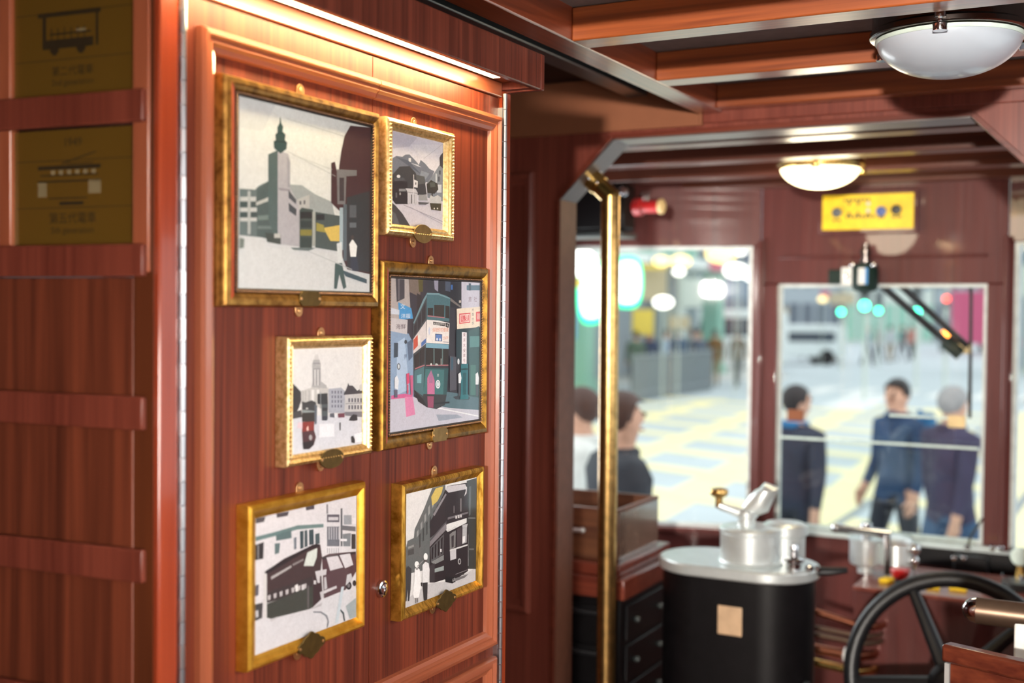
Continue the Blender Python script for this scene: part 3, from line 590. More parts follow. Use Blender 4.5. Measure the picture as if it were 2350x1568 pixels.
picture('dark bronze picture frame with a colour photo of a green double-deck tram', (1.461, 1.7805, -.2115, .072), (1.491, 1.762, -.186, .046),
        prof_round, ['gold_dark', 'lip_black', 'red_edge'], round_m, ('notch', 1010, 998, .046, .0215, 'name_brass_light'), [(990, 598, True), (987, 1021, False)], crop(.2997, 840, 580), [
 ('bg', (54, 54, 62)),
 ('p', (178, 168, 164), [(185, 185), (332, 195), (344, 420), (262, 610), (185, 610)]), ('p', (62, 64, 72), [(232, 190), (300, 205), (300, 350), (240, 378)]), ('p', (104, 100, 104), [(250, 200), (262, 200), (262, 360), (250, 364)]), ('p', (122, 108, 98), [(335, 195), (420, 205), (420, 340), (335, 300)]), ('p', (44, 42, 44), [(395, 310), (430, 330), (430, 420), (395, 440)]), ('p', (88, 82, 40), [(405, 200), (440, 205), (440, 300), (410, 300)]), ('p', (150, 146, 164), [(525, 210), (558, 214), (556, 300), (530, 280)]),
 ('p', (40, 42, 50), [(560, 200), (735, 215), (735, 420), (650, 420), (640, 350), (560, 300)]), ('p', (76, 86, 104), [(610, 220), (652, 224), (650, 300), (612, 292)]), ('r', (62, 110, 176), (655, 246, 668, 284)), ('p', (120, 112, 108), [(650, 345), (730, 410), (730, 424), (650, 370)]), ('r', (196, 186, 176), (716, 366, 732, 384)),
 ('p', (202, 198, 212), [(735, 215), (880, 225), (880, 425), (735, 435)]), ('r', (92, 120, 138), (775, 250, 875, 288)), ('r', (60, 80, 96), (790, 235, 808, 290)), ('t', (120, 92, 110), (800, 360, .0095, 1.1, '旅')), ('t', (130, 104, 120), (842, 360, .0095, 1.1, '社')),
 ('p', (138, 162, 190), [(185, 590), (330, 620), (368, 700), (368, 1110), (185, 1125)]), ('p', (172, 192, 216), [(240, 690), (300, 650), (335, 1050), (240, 1090)]), ('p', (52, 70, 84), [(218, 690), (250, 690), (248, 800), (216, 806)]), ('p', (86, 104, 128), [(318, 690), (360, 660), (360, 800), (330, 830)]), ('e', (56, 66, 76), (308, 684, 11, 16)), ('t', (70, 90, 120), (306, 800, .0088, .9, '押')),
 ('e', (48, 54, 60), (254, 872, 13, 25)), ('e', (206, 214, 220), (254, 872, 8, 18)),
 ('p', (72, 152, 206), [(250, 380), (350, 425), (364, 505), (258, 516)]), ('t', (226, 232, 238), (308, 488, .0075, 1.8, '洋服')), ('t', (226, 232, 238), (285, 415, .0085, 1.6, '文')), ('p', (200, 194, 196), [(190, 500), (322, 515), (318, 626), (190, 600)]), ('t', (76, 60, 70), (270, 570, .0088, 1.6, '海鮮')), ('p', (206, 210, 220), [(190, 420), (260, 440), (258, 475), (190, 470)]),
 ('p', (192, 190, 202), [(185, 1125), (370, 1105), (480, 1160), (620, 1175), (880, 1180), (880, 1290), (185, 1390)]), ('p', (88, 114, 124), [(595, 1062), (875, 1100), (872, 1205), (640, 1190), (540, 1170)]), ('p', (150, 158, 172), [(540, 1240), (700, 1240), (745, 1262), (560, 1290)]), ('l', (228, 228, 230), ((450, 1165), (870, 1248), 9)), ('p', (60, 68, 76), [(670, 1106), (725, 1090), (800, 1110), (790, 1128), (690, 1124)]),
 ('p', (206, 96, 146), [(196, 1096), (300, 1080), (362, 1092), (355, 1108), (196, 1124)]), ('p', (214, 130, 168), [(300, 1105), (362, 1104), (380, 1240), (310, 1260)]),  # pink reflections in the picture glass, painted into the print
 ('p', (66, 74, 78), [(362, 540), (470, 318), (470, 1140), (436, 1128), (368, 1082)]), ('p', (118, 150, 158), [(440, 360), (470, 310), (480, 310), (372, 545), (364, 540)]),
 ('p', (42, 42, 46), [(370, 565), (392, 520), (392, 610), (370, 640)]), ('p', (42, 42, 46), [(398, 505), (424, 450), (424, 560), (398, 600)]), ('p', (42, 42, 46), [(430, 438), (458, 380), (458, 505), (430, 550)]),
 ('p', (76, 112, 120), [(468, 310), (560, 313), (620, 330), (648, 352), (640, 528), (468, 512)]), ('p', (118, 152, 160), [(468, 308), (560, 311), (646, 346), (646, 356), (560, 325), (468, 322)]), ('p', (50, 46, 44), [(475, 424), (516, 424), (516, 490), (475, 485)]), ('p', (54, 50, 46), [(524, 400), (602, 402), (600, 502), (524, 490)]), ('p', (50, 46, 44), [(610, 405), (642, 412), (640, 505), (610, 500)]), ('l', (172, 116, 122), ((474, 480), (604, 494), 9)),
 ('p', (216, 206, 204), [(364, 662), (464, 520), (464, 694), (364, 776)]), ('p', (196, 84, 62), [(366, 668), (398, 630), (400, 712), (366, 750)]), ('p', (74, 110, 170), [(425, 690), (462, 655), (462, 690), (425, 724)]), ('e', (230, 224, 214), (408, 668, 9, 44)),
 ('p', (234, 226, 222), [(468, 514), (560, 520), (641, 540), (638, 702), (465, 690)]), ('p', (40, 34, 34), [(516, 528), (606, 540), (606, 564), (516, 552)]), ('t', (220, 215, 210), (560, 548, .0048, 1.42, '西環屈地街')), ('p', (34, 30, 30), [(610, 538), (638, 544), (634, 576), (612, 570)]), ('t', (230, 226, 222), (624, 556, .0065, 1.2, '6')), ('t', (226, 136, 92), (573, 594, .0078, 1.05, '保障你的健康')),
 ('p', (58, 78, 118), [(532, 620), (585, 626), (583, 680), (532, 676)]), ('p', (96, 130, 190), [(537, 628), (580, 632), (579, 676), (537, 672)]), ('e', (230, 228, 232), (546, 664, 6, 11)), ('e', (230, 228, 232), (568, 666, 6, 11)), ('t', (224, 140, 100), (611, 655, .0066, 1.0, '25679')), ('l', (170, 160, 170), ((590, 680), (634, 684), 6)), ('e', (200, 204, 224), (486, 600, 7, 30)),
 ('p', (122, 166, 186), [(460, 692), (636, 704), (634, 738), (460, 728)]), ('p', (44, 40, 38), [(462, 730), (634, 738), (632, 866), (460, 868)]), ('r', (96, 118, 118), (518, 730, 526, 866)), ('r', (96, 118, 118), (583, 735, 591, 866)), ('l', (172, 110, 116), ((462, 860), (632, 858), 8)), ('r', (200, 200, 196), (574, 812, 578, 860)), ('e', (210, 206, 204), (500, 856, 7, 9)), ('p', (180, 184, 180), [(534, 848), (548, 850), (556, 864), (530, 864)]),
 ('p', (44, 42, 42), [(370, 790), (408, 760), (408, 868), (378, 890)]), ('p', (44, 42, 42), [(414, 752), (450, 722), (448, 850), (414, 866)]), ('p', (74, 112, 118), [(370, 905), (448, 872), (440, 1100), (368, 1050)]), ('p', (120, 170, 178), [(392, 940), (426, 930), (424, 1000), (392, 1000)]), ('l', (176, 110, 116), ((376, 885), (450, 858), 9)),
 ('p', (66, 114, 116), [(455, 878), (632, 888), (618, 1090), (440, 1084)]), ('l', (44, 82, 86), ((455, 880), (632, 886), 12)), ('p', (48, 84, 88), [(600, 890), (632, 888), (618, 1088), (592, 1088)]), ('p', (196, 112, 150), [(470, 960), (500, 900), (526, 980), (526, 1100), (470, 1096)]), ('p', (168, 112, 146), [(484, 930), (500, 900), (512, 940), (510, 1000), (484, 1000)]),  # pink patches here and below: glass reflection painted into the print
 ('p', (56, 60, 64), [(440, 1082), (618, 1088), (604, 1168), (540, 1198), (470, 1186), (430, 1140)]), ('p', (36, 38, 42), [(370, 1050), (436, 1120), (470, 1186), (400, 1140)]), ('p', (150, 76, 104), [(470, 1100), (520, 1100), (516, 1190), (474, 1184)]), ('l', (40, 44, 50), ((520, 1150), (640, 1140), 14)),
 ('e', (228, 230, 234), (551, 1008, 18, 33)), ('e', (120, 150, 154), (551, 1008, 12, 24)), ('e', (214, 220, 224), (551, 1008, 9, 18)), ('t', (226, 228, 226), (551, 940, .0062, 1.0, '30')),
 ('p', (234, 218, 198), [(694, 430), (880, 414), (880, 570), (697, 586)]), ('p', (216, 74, 80), [(714, 468), (800, 459), (798, 537), (714, 546)]), ('p', (238, 214, 204), [(720, 476), (794, 469), (792, 530), (720, 537)]), ('p', (216, 74, 80), [(726, 482), (788, 476), (786, 524), (726, 530)]), ('t', (240, 222, 212), (757, 502, .0115, 1.05, '紅雙')), ('p', (216, 80, 86), [(842, 455), (880, 451), (880, 526), (842, 529)]), ('t', (240, 222, 212), (862, 492, .0115, 1.0, '囍')),
 ('t', (60, 54, 54), (818, 440, .0058, 1.3, '大')), ('t', (60, 54, 54), (818, 474, .0058, 1.3, '昌')), ('t', (60, 54, 54), (818, 508, .0058, 1.3, '士')), ('t', (60, 54, 54), (818, 542, .0058, 1.3, '多')),
 ('p', (36, 58, 66), [(690, 590), (880, 575), (880, 800), (790, 850), (690, 850)]), ('p', (60, 92, 94), [(788, 600), (868, 560), (866, 1110), (790, 1100)]), ('p', (92, 138, 138), [(795, 640), (868, 640), (868, 720), (795, 726)]), ('p', (76, 118, 112), [(800, 860), (840, 860), (838, 1090), (800, 1090)]),
 ('p', (236, 226, 230), [(734, 608), (771, 612), (770, 852), (732, 850)]), ('t', (120, 50, 60), (752, 632, .0066, 1.15, '東')), ('t', (120, 50, 60), (752, 672, .0066, 1.15, '京')), ('t', (120, 50, 60), (752, 712, .0066, 1.15, '大')), ('t', (120, 50, 60), (752, 752, .0066, 1.15, '安')), ('t', (120, 50, 60), (752, 790, .0066, 1.15, '旅')), ('t', (120, 50, 60), (752, 828, .0066, 1.15, '社')),
 ('p', (84, 84, 94), [(640, 790), (690, 800), (690, 1050), (640, 1060)]), ('p', (60, 90, 108), [(650, 800), (668, 804), (666, 900), (650, 900)]), ('e', (214, 216, 222), (707, 834, 8, 22)),
 ('p', (42, 110, 120), [(726, 856), (781, 850), (776, 1122), (726, 1122)]), ('l', (24, 66, 74), ((722, 888), (784, 884), 14)), ('r', (30, 84, 92), (740, 920, 766, 1100)), ('p', (44, 112, 120), [(722, 1090), (782, 1086), (784, 1122), (720, 1124)]),
 ('p', (226, 228, 232), [(706, 930), (722, 915), (730, 960), (724, 1000), (708, 1000)]), ('r', (70, 74, 82), (706, 1000, 724, 1100)), ('p', (226, 228, 232), [(838, 930), (854, 915), (864, 960), (860, 1010), (838, 1010)]), ('r', (84, 92, 100), (842, 1010, 858, 1100)), ('p', (220, 222, 228), [(218, 960), (236, 940), (250, 980), (244, 1050), (218, 1040)]), ('r', (90, 90, 110), (216, 1050, 240, 1110)), ('p', (206, 70, 110), [(308, 930), (330, 920), (332, 1000), (310, 1010)]), ('r', (190, 80, 110), (312, 1010, 324, 1080)), ('p', (196, 92, 130), [(336, 940), (358, 940), (358, 1090), (342, 1090)]),
 ], beads=(.83, -.0035, .0019, .0042))

picture('small ornate gold frame with a photo of a city square and pale tower', (1.242, 1.438, -.211, -.038), (1.259, 1.421, -.196, -.055),
        [(0, -.0195), (0, -.004), (.08, -.001), (.3, .001), (.5, .0005), (.62, -.002), (.75, -.001), (.88, -.003), (1, -.007)], ['gold_pale'], None, ('oval', 762, 1053, .054, .027, 'name_brass'), [(738, 764, True), (737, 1069, False)], crop(.2424, 600, 730), [
 ('bg', (220, 218, 217)),
 ('p', (206, 207, 215), [(270, 960), (400, 930), (640, 920), (800, 930), (960, 945), (960, 1190), (270, 1310)]),
 ('p', (192, 190, 187), [(380, 692), (480, 660), (640, 660), (640, 870), (380, 810)]), ('r', (168, 166, 164), (395, 690, 404, 790)), ('r', (168, 166, 164), (420, 688, 428, 790)), ('r', (160, 158, 158), (455, 684, 462, 790)), ('r', (226, 224, 222), (480, 680, 505, 800)), ('r', (226, 224, 222), (530, 680, 552, 720)),
 ('p', (170, 169, 169), [(480, 658), (490, 600), (486, 440), (498, 395), (556, 395), (568, 440), (570, 600), (622, 640), (626, 668)]), ('p', (202, 200, 199), [(503, 395), (514, 345), (541, 345), (552, 395)]), ('r', (132, 132, 134), (496, 490, 503, 640)), ('r', (206, 204, 203), (506, 490, 520, 640)), ('r', (132, 132, 134), (524, 490, 531, 640)), ('r', (206, 204, 203), (534, 490, 548, 640)), ('r', (132, 132, 134), (551, 490, 558, 640)), ('r', (140, 140, 142), (494, 425, 562, 436)), ('r', (140, 140, 142), (490, 478, 566, 486)),
 ('p', (166, 169, 180), [(640, 672), (760, 660), (805, 700), (805, 900), (640, 900)]),
 ]+[('r', (96, 100, 114), (670+i*28, 690+j*44, 682+i*28, 716+j*44)) for i in range(4) for j in range(4)]+[
 ('p', (64, 64, 70), [(785, 712), (800, 690), (820, 640), (826, 614), (834, 640), (868, 640), (912, 690), (950, 660), (958, 690), (958, 722), (785, 730)]), ('p', (192, 190, 190), [(795, 728), (960, 714), (960, 940), (790, 905)]), ('p', (200, 198, 196), [(930, 640), (960, 620), (960, 690), (935, 690)]),
 ]+[('r', (76, 78, 90), (828+i*28, 760+j*66, 842+i*28, 798+j*66)) for i in range(5) for j in range(2)]+[('l', (150, 150, 154), ((800, 808), (958, 800), 9)), ('p', (120, 120, 128), [(790, 890), (960, 885), (960, 940), (795, 925)]),
 ('p', (52, 52, 54), [(270, 600), (300, 620), (330, 648), (378, 700), (380, 780), (360, 850), (330, 905), (270, 930)]), ('p', (70, 70, 72), [(290, 900), (380, 870), (390, 940), (280, 960)]),
 ('p', (60, 64, 66), [(388, 790), (420, 800), (480, 780), (520, 800), (525, 900), (388, 900)]), ('p', (140, 150, 150), [(390, 870), (510, 880), (510, 905), (390, 900)]), ('r', (190, 190, 188), (425, 850, 444, 866)), ('p', (52, 52, 50), [(388, 900), (510, 892), (512, 985), (388, 982)]), ('p', (134, 54, 48), [(388, 985), (502, 980), (502, 1070), (388, 1082)]), ('p', (230, 190, 180), [(430, 1040), (446, 1020), (450, 1066), (432, 1070)]), ('p', (76, 50, 54), [(388, 1080), (502, 1064), (520, 1130), (500, 1200), (460, 1240), (400, 1242)]), ('p', (36, 36, 40), [(392, 1180), (500, 1160), (490, 1210), (450, 1244), (400, 1244)]), ('e', (160, 156, 158), (468, 1132, 16, 26)), ('p', (90, 100, 110), [(505, 820), (530, 830), (526, 1000), (505, 1010)]),
 ('p', (48, 55, 58), [(535, 718), (628, 712), (632, 820), (575, 820), (535, 812)]), ('r', (140, 146, 150), (560, 700, 566, 860)), ('p', (80, 90, 94), [(572, 820), (632, 815), (630, 960), (620, 972), (576, 970)]), ('r', (44, 50, 54), (580, 850, 626, 880)), ('r', (50, 58, 70), (578, 930, 622, 966)),
 ('p', (90, 94, 104), [(650, 905), (690, 900), (695, 945), (650, 940)]), ('p', (220, 222, 228), [(695, 915), (718, 912), (718, 945), (695, 945)]), ('p', (110, 60, 74), [(725, 905), (790, 900), (790, 942), (730, 945)]), ('p', (46, 48, 52), [(830, 972), (842, 940), (870, 912), (908, 918), (912, 968), (880, 976)]),
 ('p', (70, 72, 80), [(741, 992), (753, 988), (752, 1062), (742, 1068)]), ('p', (40, 42, 45), [(852, 1122), (870, 1118), (886, 1150), (886, 1186), (855, 1180)]), ('p', (228, 228, 234), [(550, 1005), (690, 1000), (690, 1122), (548, 1132)]), ('p', (230, 230, 236), [(880, 1100), (955, 1080), (955, 1170), (890, 1180)]), ('l', (176, 178, 190), ((520, 1000), (540, 1110), 8)), ('p', (222, 196, 204), [(350, 990), (390, 990), (390, 1050), (340, 1040)]),
 ], ornate=(.0056, .34, .0034, .0028))

prof_plain = [(0, -.0195), (0, -.006), (.06, -.001), (.25, .0015), (.45, .001), (.65, -.003), (.85, -.005), (1, -.0065)]
picture('plain satin gold frame, photo of a dark tram passing shops with awnings', (1.166, 1.4215, -.4635, -.250), (1.188, 1.409, -.447, -.270),
        prof_plain, ['gold_satin'], None, ('scallop', 715, 1481, .058, .033, 'name_brass'), [(689, 1120, True), (684, 1502, False)], crop(.3112, 520, 1080), [
 ('bg', (208, 204, 208)),
 ('p', (70, 66, 72), [(222, 352), (292, 342), (282, 380), (222, 392)]), ('p', (72, 66, 72), [(372, 320), (466, 302), (456, 335), (376, 350)]), ('p', (70, 66, 74), [(588, 270), (652, 255), (652, 285), (592, 296)]), ('p', (98, 122, 122), [(212, 492), (360, 455), (530, 405), (720, 395), (720, 420), (530, 436), (380, 480), (212, 525)]),
 ('p', (45, 45, 48), [(215, 552), (280, 528), (276, 652), (215, 664)]), ('r', (140, 138, 140), (235, 550, 242, 655)), ('p', (88, 108, 110), [(368, 478), (482, 438), (484, 500), (372, 520)]), ('p', (90, 110, 112), [(360, 540), (400, 535), (392, 610), (360, 620)]), ('p', (58, 74, 80), [(545, 450), (600, 440), (602, 560), (548, 582)]), ('r', (196, 192, 194), (572, 440, 580, 570)), ('p', (58, 74, 80), [(612, 440), (646, 434), (648, 545), (614, 552)]), ('p', (70, 84, 88), [(658, 470), (690, 462), (692, 540), (660, 548)]), ('p', (110, 118, 128), [(500, 500), (520, 490), (520, 580), (502, 584)]),
 ('r', (90, 86, 96), (745, 325, 836, 382)), ('r', (196, 192, 196), (755, 345, 828, 368)), ('r', (96, 98, 108), (745, 415, 836, 560)), ]+[('r', (176, 174, 180), (756+i*18, 420, 764+i*18, 510)) for i in range(5)]+[('r', (214, 210, 214), (735, 570, 840, 615))]+[('r', (150, 148, 154), (745+i*16, 572, 751+i*16, 612)) for i in range(6)]+[
 ('p', (150, 152, 158), [(868, 330), (925, 330), (925, 400), (868, 400)]), ('r', (90, 92, 98), (845, 280, 858, 560)), ('p', (100, 100, 106), [(850, 405), (955, 415), (955, 450), (850, 440)]), ('p', (120, 124, 130), [(860, 470), (920, 462), (916, 560), (865, 560)]), ('r', (230, 226, 230), (845, 505, 890, 522)), ('p', (50, 50, 54), [(925, 470), (955, 470), (955, 580), (925, 580)]), ('p', (130, 128, 134), [(740, 250), (752, 250), (752, 320), (740, 320)]), ('r', (220, 216, 220), (930, 350, 958, 395)),
 ('p', (202, 200, 205), [(205, 1100), (330, 1100), (620, 1030), (720, 950), (962, 870), (962, 1090), (205, 1385)]),
 ('p', (64, 50, 52), [(284, 750), (430, 650), (620, 560), (660, 542), (694, 548), (708, 640), (692, 770), (640, 785), (290, 905)]), ('p', (38, 34, 38), [(290, 742), (480, 628), (640, 548), (690, 545), (690, 560), (600, 590), (300, 765)]), ('p', (202, 208, 202), [(572, 705), (600, 605), (672, 572), (668, 640), (644, 706)]), ('p', (170, 165, 165), [(330, 785), (480, 700), (482, 716), (332, 806)]), ('p', (130, 124, 124), [(490, 690), (570, 650), (570, 664), (492, 706)]),
 ('p', (56, 50, 52), [(292, 905), (640, 780), (640, 870), (300, 980)]), ]+[('p', (186, 180, 182), [(305+i*44, 925-i*14), (328+i*44, 917-i*14), (326+i*44, 952-i*14), (308+i*44, 960-i*14)]) for i in range(7)]+[('p', (226, 222, 222), [(505, 850), (528, 838), (530, 892), (512, 896)]), ('p', (200, 196, 198), [(555, 846), (575, 838), (575, 880), (556, 884)]),
 ('p', (60, 64, 60), [(298, 985), (600, 870), (640, 850), (640, 1010), (620, 1022), (330, 1095), (295, 1085)]), ('p', (58, 44, 48), [(640, 780), (700, 760), (712, 940), (640, 1008)]), ('r', (96, 90, 92), (598, 850, 610, 1020)), ('p', (186, 182, 186), [(320, 1100), (378, 1080), (370, 1096), (330, 1118)]), ('p', (176, 172, 176), [(620, 1018), (710, 975), (700, 1000), (640, 1022)]), ('r', (200, 196, 198), (645, 812, 662, 840)), ('p', (190, 186, 190), [(690, 900), (708, 890), (720, 940), (700, 950)]),
 ('p', (82, 58, 64), [(706, 640), (760, 615), (955, 598), (962, 740), (880, 880), (720, 945)]), ('p', (44, 36, 42), [(706, 640), (955, 600), (955, 616), (712, 660)]), ('p', (204, 198, 203), [(738, 642), (822, 630), (862, 715), (766, 740)]), ('p', (208, 203, 208), [(834, 625), (912, 612), (936, 696), (876, 722)]), ('p', (196, 192, 196), [(655, 745), (740, 728), (735, 770), (690, 780), (690, 830), (672, 830)]), ('p', (198, 194, 198), [(712, 890), (812, 850), (815, 868), (720, 910)]), ('p', (180, 176, 180), [(720, 790), (735, 785), (745, 870), (722, 880)]), ('e', (40, 36, 40), (902, 850, 22, 30)), ('e', (120, 116, 120), (902, 850, 10, 15)), ('p', (190, 188, 192), [(890, 770), (920, 760), (930, 800), (880, 850)]), ('e', (50, 46, 50), (945, 832, 12, 22)),
 ('p', (152, 162, 166), [(880, 1000), (955, 940), (962, 1080), (910, 1095)]), ('p', (120, 122, 130), [(640, 1040), (700, 1040), (745, 1070), (758, 1120), (745, 1160), (738, 1160), (746, 1110), (730, 1075), (695, 1052), (640, 1050)]), ('p', (70, 78, 82), [(835, 1015), (868, 1050), (876, 1110), (866, 1112), (858, 1060), (830, 1024)]), ('p', (186, 196, 204), [(848, 860), (868, 856), (826, 1120), (800, 1130)]),
 ('p', (206, 202, 202), [(276, 760), (298, 760), (298, 1085), (276, 1085)]), ('p', (62, 62, 64), [(210, 990), (268, 976), (264, 1088), (212, 1112)]), ('p', (196, 194, 198), [(216, 1036), (234, 1030), (236, 1080), (218, 1086)]), ('p', (90, 88, 98), [(215, 850), (240, 840), (236, 920), (215, 930)]),
 ])

picture('streaked gold frame beside the lock, photo of two walkers and an old tram', (1.517, 1.7715, -.478, -.267), (1.539, 1.757, -.462, -.285),
        prof_plain, ['gold_streak'], None, ('scallop', 1024, 1379, .060, .032, 'name_brass'), [(998, 1080, True), (994, 1398, False)], crop(.3366, 840, 1040), [
 ('bg', (220, 217, 216)),
 ('p', (192, 188, 190), [(265, 1010), (330, 960), (440, 890), (600, 870), (760, 780), (760, 880), (265, 1070)]),
 ('p', (98, 101, 101), [(270, 660), (288, 600), (330, 580), (336, 520), (400, 380), (455, 240), (545, 215), (545, 440), (440, 630), (440, 790), (270, 830)]),
 ]+[('p', (150, 150, 148), [(350+i*26, 540-i*56), (362+i*26, 520-i*56), (362+i*26, 560-i*50), (350+i*26, 580-i*50)]) for i in range(5)]+[('p', (66, 68, 68), [(366+i*24, 560-i*40), (376+i*24, 545-i*40), (376+i*24, 640-i*44), (366+i*24, 650-i*44)]) for i in range(6)]+[
 ('p', (140, 140, 138), [(290, 640), (330, 625), (330, 640), (290, 655)]), ('p', (70, 72, 72), [(290, 665), (330, 650), (330, 690), (290, 700)]), ('p', (206, 180, 96), [(448, 300), (480, 240), (530, 228), (520, 270), (490, 330), (455, 360)]), ('p', (160, 160, 158), [(455, 480), (500, 410), (505, 430), (458, 520)]),
 ('p', (56, 58, 58), [(690, 190), (756, 170), (756, 790), (690, 790)]), ('p', (90, 94, 96), [(706, 230), (720, 226), (716, 420), (704, 430)]), ('r', (110, 112, 112), (700, 440, 748, 448)), ('r', (186, 184, 184), (694, 555, 701, 770)), ('r', (100, 100, 100), (706, 650, 740, 662)),
 ('p', (46, 39, 43), [(440, 470), (480, 400), (540, 262), (560, 225), (690, 203), (704, 440), (560, 484), (440, 580)]), ('p', (194, 189, 194), [(545, 250), (562, 226), (680, 211), (688, 246), (566, 271)]), ('p', (206, 202, 204), [(676, 212), (692, 236), (688, 276), (672, 296), (684, 256)]), ('p', (140, 134, 138), [(460, 420), (545, 275), (552, 285), (470, 430)]), ('r', (120, 112, 114), (600, 360, 606, 410)), ('r', (130, 122, 124), (646, 310, 654, 400)),
 ('p', (110, 104, 108), [(560, 440), (700, 400), (700, 412), (560, 455)]), ]+[('r', (196, 190, 190), (612+i*16, 428-i*4, 624+i*16, 448-i*4)) for i in range(3)]+[
 ('p', (126, 120, 124), [(438, 602), (550, 478), (552, 520), (438, 640)]), ('p', (84, 80, 84), [(440, 590), (552, 462), (552, 474), (440, 604)]), ('p', (204, 200, 200), [(560, 530), (610, 500), (618, 505), (614, 525), (566, 545)]),
 ('p', (42, 34, 38), [(438, 640), (548, 525), (560, 540), (700, 470), (698, 805), (612, 865), (590, 888), (540, 862), (470, 884), (438, 872)]), ('p', (88, 86, 88), [(442, 648), (534, 552), (530, 690), (446, 744)]), ]+[('p', (38, 32, 36), [(450+i*21, 648-i*21), (462+i*21, 636-i*21), (460+i*21, 722-i*12), (450+i*21, 728-i*12)]) for i in range(4)]+[('r', (220, 216, 216), (508, 655, 518, 675)),
 ('p', (122, 118, 118), [(572, 556), (590, 540), (614, 528), (612, 642), (574, 662)]), ('p', (60, 52, 56), [(584, 570), (602, 560), (600, 640), (586, 648)]), ('p', (72, 62, 66), [(622, 520), (654, 506), (654, 630), (622, 644)]), ('p', (180, 178, 180), [(658, 492), (696, 482), (690, 508), (660, 512)]), ('p', (176, 174, 176), [(660, 514), (690, 508), (688, 610), (658, 622)]), ('p', (228, 224, 224), [(660, 570), (678, 566), (676, 606), (660, 616)]),
 ('p', (206, 202, 202), [(573, 660), (694, 622), (694, 632), (573, 672)]), ('p', (196, 191, 195), [(575, 672), (617, 655), (617, 720), (577, 734)]), ('e', (170, 166, 166), (639, 740, 11, 21)), ('e', (52, 44, 48), (640, 740, 6, 13)),
 ('p', (128, 128, 128), [(445, 744), (532, 694), (532, 730), (470, 760)]), ('p', (150, 158, 156), [(470, 790), (532, 770), (532, 800), (470, 815)]), ('p', (60, 54, 58), [(436, 770), (470, 750), (470, 884), (436, 884)]), ('l', (128, 120, 124), ((612, 826), (692, 795), 4)), ('p', (30, 26, 30), [(540, 840), (610, 850), (612, 878), (590, 890), (545, 880)]),
 ('p', (110, 106, 108), [(600, 858), (700, 825), (676, 850), (610, 876)]), ('l', (60, 54, 56), ((640, 828), (672, 818), 10)), ('t', (232, 230, 230), (601, 866, .0078, .85, '6 3')),
 ('p', (62, 60, 62), [(270, 790), (290, 770), (312, 790), (306, 930), (296, 1010), (288, 1010), (286, 930), (278, 1012), (270, 1012)]),
 ('p', (236, 233, 233), [(334, 790), (350, 778), (368, 795), (378, 900), (362, 985), (330, 990), (320, 960), (330, 880)]), ('e', (240, 238, 236), (348, 760, 15, 22)), ('r', (120, 116, 116), (338, 990, 344, 1025)), ('r', (120, 116, 116), (350, 990, 356, 1020)), ('p', (150, 146, 146), [(340, 784), (358, 780), (356, 796), (342, 798)]),
 ('p', (224, 221, 222), [(386, 765), (406, 742), (428, 752), (436, 800), (424, 885), (386, 886)]), ('e', (240, 238, 236), (408, 708, 14, 25)), ('r', (90, 84, 84), (398, 728, 420, 744)), ('p', (52, 50, 52), [(386, 886), (422, 882), (418, 1000), (406, 1008), (396, 1005)]), ('p', (44, 40, 42), [(374, 885), (384, 882), (384, 910), (376, 908)]), ('l', (150, 146, 146), ((350, 770), (392, 730), 8)),
 ])
# ================================================================ PARTITION, CEILING, LAMPS
FL = -1.5
YP = 2.85; YPB = 2.95
XL, XR = -1.95, .45
CZ = .552
DL, DR, DT, DCH = -1.389, -.215, .445, .152      # doorway: jambs, head height, chamfer
m = MB()
def slab(pts): m.prism([(x, YP, z) for x, z in pts], (0, YPB-YP, 0))
slab([(XL, FL), (DL, FL), (DL, DT-DCH), (XL, DT-DCH)])
slab([(DR, FL), (XR, FL), (XR, DT-DCH), (DR, DT-DCH)])
slab([(XL, DT-DCH), (DL, DT-DCH), (DL+DCH+.006, DT), (XL, DT)])
slab([(DR, DT-DCH), (XR, DT-DCH), (XR, DT), (DR-DCH, DT)])
slab([(XL, DT), (XR, DT), (XR, .60), (XL, .60)])
m.build('wall_partition', 'partition_laminate', weld=False); struct(bpy.data.objects['wall_partition'], 'mahogany partition with a chamfered doorway to the cab', 'wall')
# thin lipping round the doorway
m = MB(); e = .004; w = .012
path = [(DL, FL), (DL, DT-DCH), (DL+DCH, DT), (DR-DCH, DT), (DR, DT-DCH), (DR, FL)]
for (a, b) in zip(path[:-1], path[1:]):
    d = V((b[0]-a[0], 0, b[1]-a[1])).normalized(); n = V((-d.z, 0, d.x))
    p = [V((a[0], YP-e, a[1])), V((b[0], YP-e, b[1])), V((b[0], YP-e, b[1]))+n*w, V((a[0], YP-e, a[1]))+n*w]
    m.prism(p, (0, e, 0))
struct(m.build('trim_4', 'ledge_wood', bevel=.001), 'lipping round the cab doorway', 'trim')
# jamb linings
plain('board_tan', rgb(136, 84, 58), .6, spec=.2, var=.03); plain('jamb_tan', rgb(104, 66, 52), .5, spec=.3); plain('jamb_grey', rgb(90, 76, 70), .4, coat=.7, coat_rough=.34)
m = MB(); m.box(DL, DL+.004, YP, YPB, FL, DT-DCH); struct(m.build('trim_5', 'jamb_tan'), 'varnished jamb of the cab doorway', 'trim')
m = MB(); m.prism([(DL, YP, DT-DCH), (DL+.004, YP, DT-DCH), (DL+DCH+.003, YP, DT-.004), (DR-DCH, YP, DT-.004), (DR-DCH, YP, DT), (DL+DCH, YP, DT)], (0, YPB-YP, 0)); struct(m.build('trim_6', 'jamb_grey'), 'varnished head of the cab doorway', 'trim')
